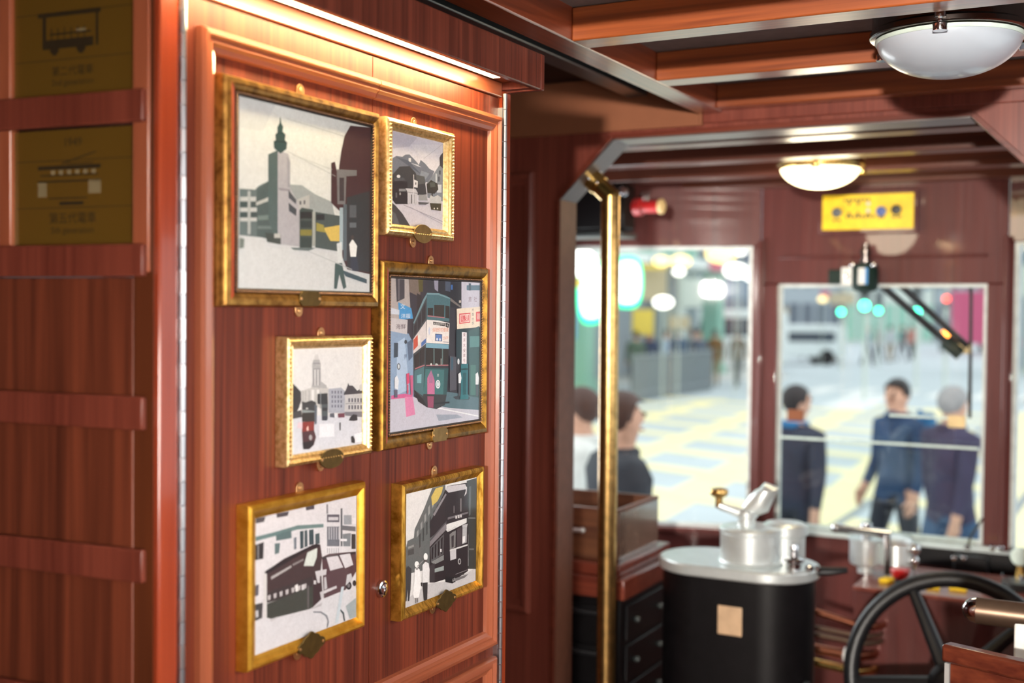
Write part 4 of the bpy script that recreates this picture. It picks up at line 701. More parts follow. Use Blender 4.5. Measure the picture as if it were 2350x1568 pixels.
# raised panel moulding on the partition, left of the doorway
a = ony(1222, 396, YP); b_ = ony(1205, 1405, YP)
x1 = ony(1222, 900, YP).x; zt = a.z; zb = b_.z
m = MB(); pr = [(0, 0), (0, .012), (.006, .018), (.016, .016), (.022, .006), (.03, .004), (.032, 0)]
x0 = x1-.36; vs = []
for d, h in pr: vs += [(x0+d, YP-h, zb+d), (x1-d, YP-h, zb+d), (x1-d, YP-h, zt-d), (x0+d, YP-h, zt-d)]
m.add(vs, [(k*4+j, k*4+(j+1) % 4, (k+1)*4+(j+1) % 4, (k+1)*4+j) for k in range(len(pr)-1) for j in range(4)])
struct(m.build('trim_7', 'partition_laminate', angle=25), 'raised panel moulding on the partition', 'trim')
# plain brown box board over the doorway, left
m = MB(); m.box(-1.62, -1.0, YP-.012, YP-.0005, .463, .60); m.box(-1.0, -.992, YP-.014, YP-.0005, .462, .60)
struct(m.build('trim_8', 'board_tan', bevel=.002), 'plain brown cover board above the doorway', 'trim')
m = MB(); m.box(-.991, XR, YP-.010, YP-.0005, .468, .60); struct(m.build('trim_9', 'partition_laminate', bevel=.002), 'fascia above the doorway', 'trim')

# ceilings
m = MB(); m.box(-.99, XR, -3.2, YPB, CZ, CZ+.02); struct(m.build('ceiling', 'ceiling_cloth'), 'pale ceiling between the beams', 'ceiling')
m = MB(); m.box(XL, -.99, -3.2, YPB, .60, .62); struct(m.build('ceiling', 'dark_ceiling'), 'dark side ceiling left of the long beam', 'ceiling')
m = MB(); m.box(-1.0, -.94, -3.2, YP-.016, .49, .605); struct(m.build('ceiling_beam', 'beam_along', bevel=.003), 'long varnished ceiling beam running forward', 'beam')
m = MB(); m.box(-1.19, -1.135, -3.2, YP-.016, .545, .60); struct(m.build('ceiling_beam', 'dark_trim', bevel=.003), 'slim grey edge strip beside the long beam', 'beam')
for i, y in enumerate((-.954, -.117, .301, .719, 1.137, 1.555, 1.973, 2.391)):
    w = .068
    m = MB(); m.box(-.9399, XR, y, y+w, .49, CZ-.0005)
    struct(m.build('ceiling_beam', 'beam_across', bevel=.003), 'varnished cross beam of the saloon ceiling', 'beam')
m = MB(); m.box(-.9399, XR, 2.79, YP-.015, .495, CZ-.0005); struct(m.build('ceiling_beam', 'beam_across', bevel=.003), 'cross beam against the partition', 'beam')

# opal ceiling lamps
def lamp(cx, cy, ztop, zr, lit, label):
    t = thing('ceiling_lamp', (cx, cy, zr-.078), label, 'ceiling lamp')
    R = .128
    hm = 'dark_chrome' if not lit else 'brass'
    m = MB(); m.lathe([(R-.004, ztop-.0005), (R+.001, ztop-.003), (R+.001, zr+.016), (R+.005, zr+.012), (R+.005, zr+.004), (R+.002, zr+.002)], (cx, cy, 0), (0, 0, 1), 64); m.build('housing', hm, t)
    m = MB(); m.lathe([(R-.008, zr-.0005), (R-.004, zr-.0005), (R-.004, zr-.004), (R-.006, zr-.007), (R-.010, zr-.007)], (cx, cy, 0), (0, 0, 1), 64); m.build('gasket', 'seal_white' if not lit else 'brass', t)
    m = MB(); n = 14; prof = []
    for i in range(n+1):
        q = PI/2*i/n; prof.append(((R-.007)*math.cos(q)**.92 if i < n else 0.0005, zr-.004-.063*math.sin(q)**1.15))
    m.lathe(prof, (cx, cy, 0), (0, 0, 1), 64); m.build('shade', 'dome_opal' if not lit else 'dome_lit', t, angle=60)
    base = math.atan2(-cy, -cx)-.1
    for k in range(3):
        q = base+k*2*PI/3; d = V((math.cos(q), math.sin(q), 0)); c = V((cx, cy, 0))+d*(R+.012)
        m = MB()
        m.tube([c+V((0, 0, zr+.030))-d*.012, c+V((0, 0, zr+.030)), c+V((0, 0, zr-.004))], .0035, 8)
        tdir = V((-d.y, d.x, 0))
        m.tube([c+V((0, 0, zr+.028))-tdir*.011, c+V((0, 0, zr+.028))+tdir*.011], .0062, 12)
        m.lathe([(.0095, zr+.006), (.0095, zr+.016), (.0085, zr+.017)], (c.x, c.y, 0), (0, 0, 1), 16)
        m.lathe([(.0115, zr-.016), (.012, zr-.014), (.012, zr-.005), (.0105, zr-.003)], (c.x, c.y, 0), (0, 0, 1), 18)
        m.build('thumb_screw', 'chrome' if not lit else 'brass', t)
    return t
lamp(-.322, 2.205, CZ, .481, False, 'unlit round opal ceiling lamp with chrome thumb screws, between the near cross beams')
lamp(-.915, 3.72, .51, .452, True, 'lit round opal ceiling lamp glowing yellow on the cab ceiling')

# brass handrail in the doorway
t = thing('handrail_pole', (-1.275, 2.92, FL), 'tall bent brass handrail pole standing in the cab doorway', 'handrail')
bend = ony(1401, 452, 2.92); top = ony(1345, 396, 2.92); bot = V((bend.x+.004, 2.92, FL+.001))
r = .0255
m = MB()
dd = (top-bend).normalized(); pth = [bot, V((bend.x, 2.92, bend.z-.01)), bend+dd*.006+V((0, 0, .002)), top+dd*.004]
m.tube([bot, bend], r, 28, caps=True); m.build('upright', 'worn_brass', t)
m = MB(); m.tube([bend-dd*.001, top], r*.99, 28); m.ball(bend, r*1.005, 28, 14); m.tube([top-dd*.055, top], r*1.14, 28)
m.build('bent_arm', 'brass', t)
m = MB(); m.lathe([(.030, -.008), (.030, -.004), (.026, 0)], top, dd, 28)
nrm = V((1, 0, -1)).normalized(); 
m.build('collar', 'brass', t)
side = V((1, 0, 1)).normalized()
for sg in (-1, 1):
    m = MB(); c = top+side*sg*.037; m.lathe([(.016, -.006), (.016, .002), (.0145, .007), (.011, .009), (.009, .006), (0, .006)], c-nrm*.002, nrm, 20); m.build('flange_lug', 'brass', t)
for c in (top-dd*.03+side*.028, top-dd*.03-side*.028, top-dd*.03+V((0, -.028, 0)), top-dd*.045+V((.012, -.026, 0))):
    m = MB(); m.ball(c, .004, 8, 6); m.build('screw', 'chrome', t)

# floor, out-of-view shell
m = MB(); m.box(XL, XR, -3.2, 4.5, FL-.05, FL); struct(m.build('floor', 'floor_boards'), 'boarded tram floor', 'floor')
m = MB(); m.box(XL-.05, XL, -3.2, YP, FL, .62); struct(m.build('wall_left', 'cab_maroon'), 'left side wall of the saloon', 'wall')
m = MB(); m.box(XL, -.24, -.55, -.50, FL, CZ); struct(m.build('wall_back', 'partition_laminate'), 'added unseen wall shading the panelled screen from the rear light', 'wall')  # added behind the viewer to block the rear lamp from the panelled screen
m = MB(); m.box(XL, XR, -3.25, -3.2, FL, .62); struct(m.build('wall_back', 'cab_maroon'), 'back wall of the saloon', 'wall')
m = MB()
m.box(XR, XR+.05, -3.2, 4.2, FL, -.55); m.box(XR, XR+.05, -3.2, 4.2, .2, .62)
m.box(XR, XR+.05, -3.2, -.8, -.55, .2)
for y in (-.8, .4, 1.6, 2.8, 4.12): m.box(XR, XR+.05, y, y+.08, -.55, .2)
struct(m.build('wall_right', 'cab_maroon'), 'right side wall of the tram with open windows', 'wall')
m = MB(); m.box(XL-.05, XR+.05, -3.25, YPB, .621, .66); struct(m.build('ceiling', 'dark_ceiling'), 'deck above the saloon', 'ceiling')
# ================================================================ DRIVER'S CAB
YW = 4.30; WT = .05
MA0, MA1 = ony(1742, 900, YW).x, ony(1783, 900, YW).x
MB0, MB1 = ony(2262, 900, YW).x, ony(2308, 900, YW).x
SILL = ony(2025, 1229, YW).z; HMID = ony(2025, 652, YW).z; HSIDE = .243; CTOP = .51
# cab ceiling and slats
m = MB(); m.box(XL, XR, YPB, YW+.4, CTOP, CTOP+.03); struct(m.build('ceiling', 'cab_beam'), 'varnished cab ceiling', 'ceiling')
for y in (3.06, 3.45, 3.87, 4.215):
    m = MB(); m.box(XL, XR, y, y+(.09 if y < 4.2 else .08), .452, CTOP-.0005); struct(m.build('ceiling_beam', 'cab_beam', bevel=.004), 'varnished cross beam of the cab ceiling', 'beam')
# windscreen wall: middle bay
m = MB()
m.box(MA0, MB1, YW, YW+WT, HMID, CTOP); m.box(MA0, MB1, YW, YW+WT, FL, SILL)
m.box(MA0, MA1, YW-.012, YW+WT, SILL, HMID); m.box(MB0, MB1, YW-.012, YW+WT, SILL, HMID)
m.box(MA0-.004, MA0+.012, YW-.024, YW-.001, SILL-.03, HSIDE+.02); m.box(MB1-.012, MB1+.004, YW-.024, YW-.001, SILL-.03, HSIDE+.02)
m.box(MA1, MB0, YW-.010, YW-.0002, HMID+.09, HMID+.10)
struct(m.build('wall_front', 'cab_maroon', bevel=.004), 'maroon windscreen wall, middle bay', 'wall')
m = MB(); m.box(MA0+.005, MB1-.005, YW-.035, YW-.0005, SILL-.018, SILL-.001); struct(m.build('trim_10', 'pale_frame', bevel=.003), 'pale sill below the middle windscreen', 'sill')
def window(n, T, x0, x1, z0, z1, label, fr=.012):
    t = thing('window_%d' % n, T @ V(((x0+x1)/2, .02, z0)), label, 'window'); t['kind'] = 'structure'
    m = MB(); m.T = T
    m.box(x0, x0+fr, .004, .03, z0, z1); m.box(x1-fr, x1, .004, .03, z0, z1); m.box(x0+fr, x1-fr, .004, .03, z1-fr, z1); m.box(x0+fr, x1-fr, .004, .03, z0, z0+fr)
    m.build('window_frame', 'pale_frame', t)
    m = MB(); m.T = T; m.poly([(x0+fr, .018, z0+fr), (x1-fr, .018, z0+fr), (x1-fr, .018, z1-fr), (x0+fr, .018, z1-fr)]); m.build('pane', 'window_glass', t)
    return t
window(2, Matrix.Translation((0, YW, 0)), MA1, MB0, SILL, HMID, 'middle windscreen with a pale frame')
# swept-back side bays
ANG = math.radians(17)
TL = Matrix.Translation((MA0, YW, 0)) @ Matrix.Rotation(ANG, 4, 'Z')       # local -x runs left and towards the saloon
TR = Matrix.Translation((MB1, YW, 0)) @ Matrix.Rotation(-ANG, 4, 'Z')
SL = -.80
m = MB(); m.T = TL
m.box(-.80, 0, 0, WT, HSIDE, CTOP); m.box(-.80, 0, 0, WT, FL, SL); m.box(-.03, 0, -.002, WT, SL, HSIDE); m.box(-.80, -.74, 0, WT, SL, HSIDE)
m.box(-.74, -.03, -.03, -.0005, SL-.02, SL-.001)
struct(m.build('wall_front', 'cab_maroon', bevel=.004), 'maroon windscreen wall, left bay', 'wall')
m = MB(); m.T = TR
m.box(0, .92, 0, WT, HSIDE, CTOP); m.box(0, .92, 0, WT, FL, SL); m.box(0, .02, -.002, WT, SL, HSIDE); m.box(.86, .92, 0, WT, SL, HSIDE)
struct(m.build('wall_front', 'cab_maroon', bevel=.004), 'maroon windscreen wall, right bay', 'wall')
window(1, TL, -.74, -.03, SL, HSIDE, 'left windscreen, taller than the middle one')
window(3, TR, .02, .86, SL, HSIDE, 'right windscreen')
m = MB(); m.box(XL-.05, XL, YPB, 4.12, FL, -.8); m.box(XL-.05, XL, YPB, 4.12, .24, CTOP); m.box(XL-.05, XL, YPB, YPB+.2, -.8, .24); struct(m.build('wall_left', 'cab_maroon'), 'left side wall of the cab', 'wall')

# yellow switch panel
c0 = ony(1888, 447, YW-.05); c1 = ony(2096, 526, YW-.05)
ux0, ux1, uz0, uz1 = c0.x, c1.x, c1.z+.003, c0.z-.004
t = thing('switch_panel', ((ux0+ux1)/2, YW-.02, uz0), 'yellow switch panel with knobs above the windscreen', 'switch panel')
m = MB(); m.box(ux0-.012, ux1+.012, YW-.045, YW-.011, uz0-.012, uz1+.012); m.build('backing_box', 'cab_maroon', t, bevel=.003)
m = MB(); m.box(ux0, ux1, YW-.050, YW-.0455, uz0, uz1); fp = m.build('face_plate', 'yellow_paint', t, bevel=.001)
PW, PH = ux1-ux0, uz1-uz0
def U(u, v): return V((ux0+PW*u, YW-.0502, uz1-PH*v))
plain('ink_dark', rgb(44, 42, 34), .5); plain('ink_grey', rgb(206, 206, 200), .5)
m = MB()
def tri(u, v, up, mm):
    a = U(u, v); s = PH*.06; sg = 1 if up else -1
    m.poly([a+V((-s, 0, -s*sg)), a+V((s, 0, -s*sg)), a+V((0, 0, s*sg))], mm)
for k, u in enumerate((.30, .40)): tri(u, .27, False, 0); tri(u, .53, True, 0)
for v in (.27, .47):
    a = U(.51, v); m.poly([a+V((math.cos(q*PI/8)*PH*.055, 0, math.sin(q*PI/8)*PH*.055)) for q in range(16)], 1)
a = U(.51, .55); m.poly([a+V((-.006, 0, -.006)), a+V((.006, 0, -.006)), a+V((0, 0, .006))], 0)
def bars(u0, u1, v, n):
    for k in range(n):
        f0 = u0+(u1-u0)*k/n; f1 = u0+(u1-u0)*(k+.72)/n; a = U(f0, v-.035); b = U(f1, v+.035); m.poly([a, V((b.x, a.y, a.z)), b, V((a.x, a.y, b.z))], 0)
bars(.24, .54, .15, 7); bars(.26, .60, .63, 8); bars(.12, .22, .72, 2); bars(.62, .70, .66, 2); bars(.77, .88, .66, 2)
m.build('symbols', ['ink_dark', 'ink_grey'], fp)
for u, mat in ((.165, 'grey_knob'), (.655, 'blue_knob'), (.815, 'black_rubber')):
    m = MB(); a = U(u, .5 if u < .8 else .47); R_ = PH*.14
    m.lathe([(R_, 0), (R_, .008), (R_*.9, .010), (R_*.6, .011)], a, (0, -1, 0), 20); m.box(a.x-.003, a.x+.003, a.y-.017, a.y-.010, a.z-R_*.8, a.z+R_*.8)
    k = m.build('knob', mat, t); tag(k, 'round %s knob' % {'grey_knob': 'grey', 'blue_knob': 'blue', 'black_rubber': 'black'}[mat])
# wiper motor on the header
c = ony(1986, 615, YW-.06)
t = thing('wiper_motor', (c.x, YW-.02, c.z-.09), 'dark green wiper motor with a small white and blue label below the switch panel', 'wiper motor')
m = MB(); m.lathe([(.018, -.085), (.038, -.078), (.044, -.066), (.045, -.01), (.042, .0), (.042, .012), (.026, .016)], (c.x, YW-.06, c.z), (0, 0, 1), 24); m.build('motor_body', 'green_black', t)
m = MB(); m.lathe([(.016, .016), (.02, .02), (.02, .03), (.014, .034), (.014, .045), (.019, .05), (.019, .062), (.012, .07), (.012, .085)], (c.x, YW-.06, c.z), (0, 0, 1), 18); m.build('drive_stack', 'dark_chrome', t)
m = MB(); m.box(c.x-.125, c.x-.05, YW-.075, YW-.013, c.z-.055, c.z-.005); m.box(c.x-.05, c.x-.02, YW-.05, YW-.013, c.z-.05, c.z-.01); m.build('gear_case', 'green_black', t, bevel=.004)
m = MB(); m.box(c.x-.078, c.x-.042, YW-.079, YW-.0755, c.z-.06, c.z+.002); m.build('white_tag', 'white_paint', t)
m = MB(); m.box(c.x-.014, c.x+.008, YW-.109, YW-.1055, c.z-.058, c.z-.002); m.box(c.x+.0082, c.x+.018, YW-.108, YW-.1045, c.z-.058, c.z-.002, 1); m.build('label', ['white_paint', 'sign_blue'], t)
for dx, dz in ((-.03, .005), (.03, .005), (-.045, -.03)):
    m = MB(); m.lathe([(.008, 0), (.008, .006), (.004, .008)], (c.x+dx*1.2, YW-.095, c.z+dz+.004), (0, -1, 0), 12); m.build('bolt', 'chrome', t)
# wiper outside the glass
YO = YW+.09
p0 = ony(2022, 655, YO); p1 = ony(2195, 805, YO); p2 = ony(2226, 800, YO)
t = thing('windscreen_wiper', (p1.x, YO, p1.z-.1), 'parallel-arm windscreen wiper hanging outside the middle window', 'wiper')
m = MB(); off = V((.062, 0, .004))
m.tube([p0, p1], .013, 8); m.build('arm', 'black_rubber', t)
m = MB(); m.tube([p0+off, p1+off*.5+V((.006, 0, .012))], .012, 8); m.build('arm', 'black_rubber', t)
m = MB(); dq = (p1-p0).normalized(); m.tube([p1-dq*.05, p1+dq*.02], .024, 10); m.build('end_block', 'green_black', t)
m = MB(); m.box(p1.x, p2.x+.006, YO-.006, YO+.006, p2.z-.018, p2.z+.016); m.build('bracket', 'cream_paint', t, bevel=.002)
z0 = ony(2226, 660, YO).z; z1 = ony(2232, 960, YO).z
m = MB(); m.tube([V((p2.x, YO, z0)), V((p2.x+.004, YO, z1))], .006, 8); m.box(p2.x-.003, p2.x+.003, YO-.008, YO+.008, z1+.05, z0-.03)
m.build('blade', 'lip_black', t)
# draught glass with clips
YD = YW-.075
qa = ony(1790, 998, YD); qb = ony(2245, 1030, YD); qc = ony(2045, 952, YD)
t = thing('draught_screen', ((qa.x+qb.x)/2, YD, SILL+.001), 'low clear glass draught screen with pale edges behind the middle windscreen', 'glass screen')
m = MB(); zt = (qa.z+qb.z)/2
m.box(qa.x, qb.x, YD-.003, YD+.003, SILL+.002, zt-.008); m.build('pane', 'window_glass', t)
m = MB(); m.box(qa.x, qb.x, YD-.004, YD+.004, zt-.008, zt); m.build('bright_edge', 'seal_white', t)
m = MB(); xa = ony(2040, 950, YD).x; xb = ony(2190, 960, YD).x; zz = ony(2110, 957, YD).z
m.box(xa, xb, YD+.006, YD+.012, zz-.004, zz+.004); m.build('upper_edge', 'seal_white', t)
m = MB(); m.box(xa, xb, YD+.007, YD+.009, zt+.001, zz-.0045); m.build('upper_pane', 'window_glass', t)
for px, py in ((1826, 953), (2196, 968)):
    c = ony(px, py, YD); m = MB(); m.box(c.x-.028, c.x+.028, YD-.008, YD+.004, c.z-.02, c.z+.02); m.build('clip', 'board_tan' if px < 2000 else 'cream_paint', t, bevel=.002)

# black bell box with red horn at the left end of the cab
c = ony(1390, 500, 3.95)
t = thing('control_box', (c.x, 4.0, c.z-.07), 'black electrical box on the cab ceiling left of the brass pole', 'electrical box')
m = MB(); m.box(-1.93, c.x+.10, 3.88, 3.99, c.z-.05, CTOP-.06); m.build('case', 'black_enamel', t, bevel=.01)
m = MB(); m.box(-1.93, c.x+.10, 3.87, 4.0, c.z-.075, c.z-.055); m.build('shelf', 'dark_trim', t, bevel=.003)
for px in (1432, 1481):
    m = MB(); q = ony(px, 440 if px < 1450 else 452, 3.85); m.lathe([(.017, 0), (.017, .012), (.012, .02), (.006, .022)], q, (0, -1, 0), 14); m.build('fastener', 'chrome', t)
h0 = ony(1455, 476, 3.82); h1 = ony(1522, 478, 3.82)
t = thing('red_cylinder', ((h0.x+h1.x)/2, 3.82, h0.z-.03), 'small red cylinder with a cream end beside the black box', 'cylinder')
m = MB(); m.lathe([(.026, 0), (.03, .004), (.03, .03), (.022, .034), (.022, .09)], h0, (1, 0, 0), 20); m.build('body', 'red_paint', t)
m = MB(); m.lathe([(.022, .0905), (.026, .094), (.026, .105), (.014, .112)], h0, (1, 0, 0), 20); m.build('end_cap', 'cream_paint', t)
m = MB(); m.tube([h0+V((.045, 0, .022)), h0+V((.05, .012, .045)), h0+V((.05, .024, .05))], .006, 8); m.build('bracket', 'chrome', t)

# wooden tray on a stepped ledge over a black drawer cabinet
TX = -1.315; TY0, TY1 = 3.10, 3.41; TZ0, TZ1 = -.708, -.562; LX = -1.86
t = thing('wooden_tray', ((TX+LX)/2, 3.25, TZ0), 'open wooden tray box on the ledge behind the brass pole', 'tray')
m = MB(); m.box(LX, TX, TY0, TY0+.012, TZ0, TZ1-.004); m.box(LX, TX-.0125, TY1-.012, TY1, TZ0, TZ1); m.box(LX, LX+.012, TY0+.0125, TY1-.0125, TZ0, TZ1); m.box(LX+.0125, TX-.0125, TY0+.0125, TY1-.0125, TZ0, TZ0+.008); m.build('box_sides', 'tray_wood', t, bevel=.002)
plain('pane_brown', rgb(112, 92, 80), .16, coat=1.)
m = MB(); m.box(TX-.012, TX, TY0+.0125, TY1, TZ0, TZ1-.010); m.build('end_panel', 'pane_brown', t)
m = MB(); m.box(TX-.013, TX+.001, TY0, TY1+.001, TZ1-.0095, TZ1); m.box(LX, TX-.0135, TY0-.001, TY0+.013, TZ1-.0035, TZ1); m.build('rim', 'jamb_tan', t, bevel=.001)
m = MB(); q = ony(1328, 1218, TY0-.006); m.tube([q+V((-.03, 0, 0)), q+V((.012, 0, .002))], .006, 10); m.ball(q+V((.012, 0, .002)), .008, 10, 6); m.build('latch', 'aluminium', t)
t = thing('ledge', (-1.6, 3.25, -.79), 'stepped red-brown wooden ledge under the tray', 'ledge')
m = MB(); m.box(LX-.03, -1.29, 3.055, 3.45, -.742, TZ0-.001); m.build('upper_step', 'ledge_wood', t, bevel=.004)
m = MB(); m.box(LX-.03, -1.265, 3.03, 3.46, -.80, -.7425); m.build('lower_step', 'ledge_wood', t, bevel=.004)
t = thing('drawer_cabinet', (-1.6, 3.26, FL), 'black drawer cabinet under the ledge', 'cabinet')
CX = -1.29
m = MB(); m.box(LX-.03, CX, 3.06, 3.45, FL+.001, -.801); m.build('carcass', 'black_enamel', t, bevel=.003)
for i in range(5):
    z1_ = -.83-i*.115
    m = MB(); m.box(LX+.02, CX-.012, 3.048, 3.0595, z1_-.105, z1_); d = m.build('drawer', 'black_enamel', t, bevel=.003)
    m = MB(); m.box(LX+.03, CX-.02, 3.030, 3.0475, z1_-.022, z1_-.008); m.build('drawer_pull', 'black_rubber', d, bevel=.004)
    m = MB(); m.box(CX+.0005, CX+.006, 3.10, 3.40, z1_-.10, z1_); s_ = m.build('side_panel', 'black_enamel', t, bevel=.003)
    for yy in (3.16, 3.34):
        m = MB(); m.lathe([(.006, 0), (.009, .008), (.006, .014)], (CX+.006, yy, z1_-.05), (1, 0, 0), 10); m.build('stud', 'dark_trim', s_)

# tram controller
KY = 3.2
xa = ony(1520, 1268, KY).x; xb = ony(1880, 1285, KY).x; kc = (xa+xb)/2; hw = (xb-xa)/2; kz = -.685
def stadium(x, y, w, d, n=20):
    pts = []
    for sg in (1, -1):
        for i in range(n+1):
            q = -PI/2+PI*i/n; pts.append((x+sg*((w-d)+d*math.cos(q)), y+sg*d*math.sin(q)))
    return pts
t = thing('tram_controller', (kc, KY, FL), 'tall black tram controller with an oval aluminium top and a crank handle', 'controller')
m = MB(); m.prism([(x, y, FL+.001) for x, y in stadium(kc, KY, hw-.012, .125)], (0, 0, kz-.032-FL-.001)); m.build('case', 'black_enamel', t, bevel=.003)
m = MB(); m.prism([(x, y, kz-.0315) for x, y in stadium(kc, KY, hw, .137)], (0, 0, .0315)); m.build('top_plate', 'aluminium', t, bevel=.006)
a = ony(1648, 1388, KY-.126); b = ony(1703, 1462, KY-.126)
m = MB(); m.box(a.x, b.x, KY-.131, KY-.1265, b.z, a.z); m.build('rating_plate', 'plate_cream', t, bevel=.003)
dc = V((ony(1722, 1270, KY-.02).x, KY-.02, kz))
m = MB(); m.lathe([(.085, .0005), (.088, .006), (.082, .01), (.082, .082), (.085, .086), (.085, .094), (.078, .099), (.03, .101)], dc, (0, 0, 1), 40); m.build('drum', 'aluminium', t)
dc2 = V((dc.x+.075, KY+.055, kz))
m = MB(); m.lathe([(.055, .0005), (.055, .07), (.062, .075), (.062, .098), (.05, .106), (.01, .108)], dc2, (0, 0, 1), 32); m.build('rear_drum', 'aluminium', t)
m = MB()
hub = dc+V((-.012, 0, .101)); m.lathe([(.024, .0005), (.024, .02), (.030, .024), (.030, .038), (.02, .044)], hub, (0, 0, 1), 24)
kn = V((ony(1650, 1150, KY-.05).x, KY-.05, ony(1650, 1155, KY-.05).z))
m.tube([hub+V((0, 0, .03)), hub+V((-.02, -.014, .036)), kn+V((0, 0, -.006))], [.017, .015, .011], 12)
cr = m.build('crank_handle', 'aluminium', t)
m = MB(); m.lathe([(.010, -.012), (.010, .014), (.022, .022), (.026, .03), (.024, .038), (.012, .042)], kn, (0, 0, 1), 22); m.build('crank_knob', 'worn_brass', cr)
m = MB(); m.tube([hub+V((.0, .0, .036)), hub+V((.03, .012, .06)), hub+V((.05, .02, .10)), hub+V((.04, .015, .11))], [.02, .034, .034, .012], 14); m.build('lever', 'aluminium', cr)
rk = V((ony(1822, 1275, KY-.05).x, KY-.05, kz))
m = MB(); m.lathe([(.02, .0005), (.02, .018), (.026, .022), (.026, .03), (.012, .034), (.01, .05), (.014, .056), (.012, .066), (0.001, .068)], rk, (0, 0, 1), 20); m.build('reverser_key', 'chrome', t)
for dx, rr in ((.04, .012), (.062, .008)):
    m = MB(); m.lathe([(rr, .0005), (rr, .012), (rr*.4, .016)], rk+V((dx, .006, 0)), (0, 0, 1), 12); m.build('terminal', 'chrome', t)
m = MB(); a = ony(1875, 1312, KY); m.tube([V((xb-.01, KY, a.z)), V((xb+.03, KY-.0, a.z+.004)), V((xb+.07, KY+.02, a.z+.008))], [.014, .012, .008], 10); m.build('latch_arm', 'black_rubber', t)
m = MB(); m.box(xb-.02, xb-.006, KY-.07, KY-.05, -1.02, -.98); m.build('catch', 'dark_trim', t)

# desk with brake valve, stickers, emergency button
CY0 = 3.72
c0 = ony(1960, 1345, CY0); dz = c0.z
t = thing('equipment_desk', (-.4, 3.9, FL), 'maroon equipment desk below the windscreen, behind the hand wheel', 'desk')
m = MB(); m.box(c0.x, -.05, CY0, YW-.19, FL+.001, dz-.012); m.build('desk_case', 'cab_maroon', t, bevel=.003)
m = MB(); m.box(c0.x-.004, -.046, CY0-.006, YW-.186, dz-.0115, dz); m.build('desk_top', 'partition_laminate', t, bevel=.003)
for px, py, w in ((2036, 1336, .022), (2143, 1350, .02), (2200, 1354, .026)):
    q = onz(px, py, dz); m = MB(); m.prism([(q.x-w, q.y-.02, dz+.0003), (q.x+w, q.y-.02, dz+.0003), (q.x+w*.8, q.y+.02, dz+.0003), (q.x-w*.6, q.y+.02, dz+.0003)], (0, 0, .012)); s_ = m.build('sticker', 'yellow_paint', t, bevel=.002); tag(s_, 'yellow tag on the desk top')
q = onz(2065, 1342, dz)
t = thing('emergency_button', (q.x, q.y, dz), 'red mushroom push button on the maroon desk', 'button')
m = MB(); m.lathe([(.015, .0005), (.015, .018)], (q.x, q.y, dz), (0, 0, 1), 16); m.build('stem', 'black_rubber', t)
m = MB(); m.lathe([(.018, .0185), (.026, .03), (.030, .045), (.028, .05), (.01, .052)], (q.x, q.y, dz), (0, 0, 1), 24); m.build('push_head', 'red_paint', t)
BY = 3.93
ba = ony(1950, 1260, BY).x; bb = ony(2024, 1260, BY).x; bz1 = ony(1985, 1235, BY).z
bc = V(((ba+bb)/2, BY, dz)); R1 = (bb-ba)/2
t = thing('brake_valve', (bc.x, BY, dz), 'polished driver brake valve with two silver cylinders and a lever on the desk', 'brake valve')
m = MB(); m.lathe([(R1*.5, .0005), (R1*.5, .02), (R1*.95, .03), (R1, .04), (R1, bz1-dz-.01), (R1*1.1, bz1-dz-.006), (R1*1.1, bz1-dz)], bc, (0, 0, 1), 32); m.build('valve_cylinder', 'aluminium', t)
b2 = V((ony(2055, 1260, BY).x, BY+.01, dz)); R2 = R1*.95
m = MB(); prof = [(R2*.5, .0005), (R2*.5, .025), (R2, .035)]
for i in range(5): prof += [(R2, .04+i*.013), (R2*.97, .045+i*.013), (R2*.97, .049+i*.013)]
prof += [(R2, .106), (R2*1.08, .112), (R2*.95, .122), (R2*.4, .130), (.01, .132)]
m.lathe(prof, b2, (0, 0, 1), 28); m.build('ribbed_cylinder', 'aluminium', t)
m = MB(); l0 = ony(1918, 1212, BY-.02); l1 = ony(2045, 1228, BY-.02)
m.tube([l0, l0+(l1-l0)*.3+V((0, 0, .0)), l1], [.014, .013, .016], 12); m.lathe([(.018, 0), (.022, .02), (.018, .05)], V((bc.x, BY, bz1)), (0, 0, 1), 20); m.ball(l0, .016, 12, 8)
m.build('valve_lever', 'chrome', t)
m = MB(); q = V((ony(2040, 1230, BY).x, BY-.03, bz1)); m.tube([q+V((0, 0, .02)), q+V((.006, -.02, -.03)), q+V((.008, -.026, -.1))], .01, 10); m.build('stop_bar', 'dark_chrome', t)
m = MB(); q = ony(2098, 1275, BY); m.ball(q+V((0, 0, .02)), .02, 14, 8); m.ball(q+V((0, 0, -.016)), .016, 14, 8); m.tube([q+V((0, 0, .02)), V((q.x, q.y, dz+.001))], .007, 10); m.build('side_cock', 'chrome', t)
# black rail of instruments along the sill
q0 = ony(2088, 1250, YW-.055); q1 = ony(2340, 1275, YW-.055)
t = thing('instrument_box', ((q0.x+q1.x)/2, YW-.06, dz), 'long black instrument box along the windscreen sill', 'instrument box')
m = MB(); m.box(q0.x, q1.x, YW-.074, YW-.036, SILL-.075, SILL-.012); m.build('long_case', 'black_enamel', t, bevel=.004)
x2 = ony(2190, 1260, YW-.1).x; x3 = ony(2270, 1260, YW-.1).x
m = MB(); m.box(x2, x3, YW-.13, YW-.0745, dz-.06, SILL-.02); m.build('gauge_block', 'black_enamel', t, bevel=.006)
m = MB(); m.box(q0.x, q1.x, YW-.076, YW-.034, SILL-.0115, SILL-.008); m.build('top_strip', 'pale_frame', t)
for px in (2278, 2298, 2190, 2212):
    m = MB(); q = ony(px, 1258 if px > 2250 else 1281, YW-.14); m.lathe([(.007, 0), (.009, .004), (.006, .008)], q, (0, -1, 0), 12); m.build('dial_button', 'chrome', t)
q = ony(2235, 1232, YW-.06)
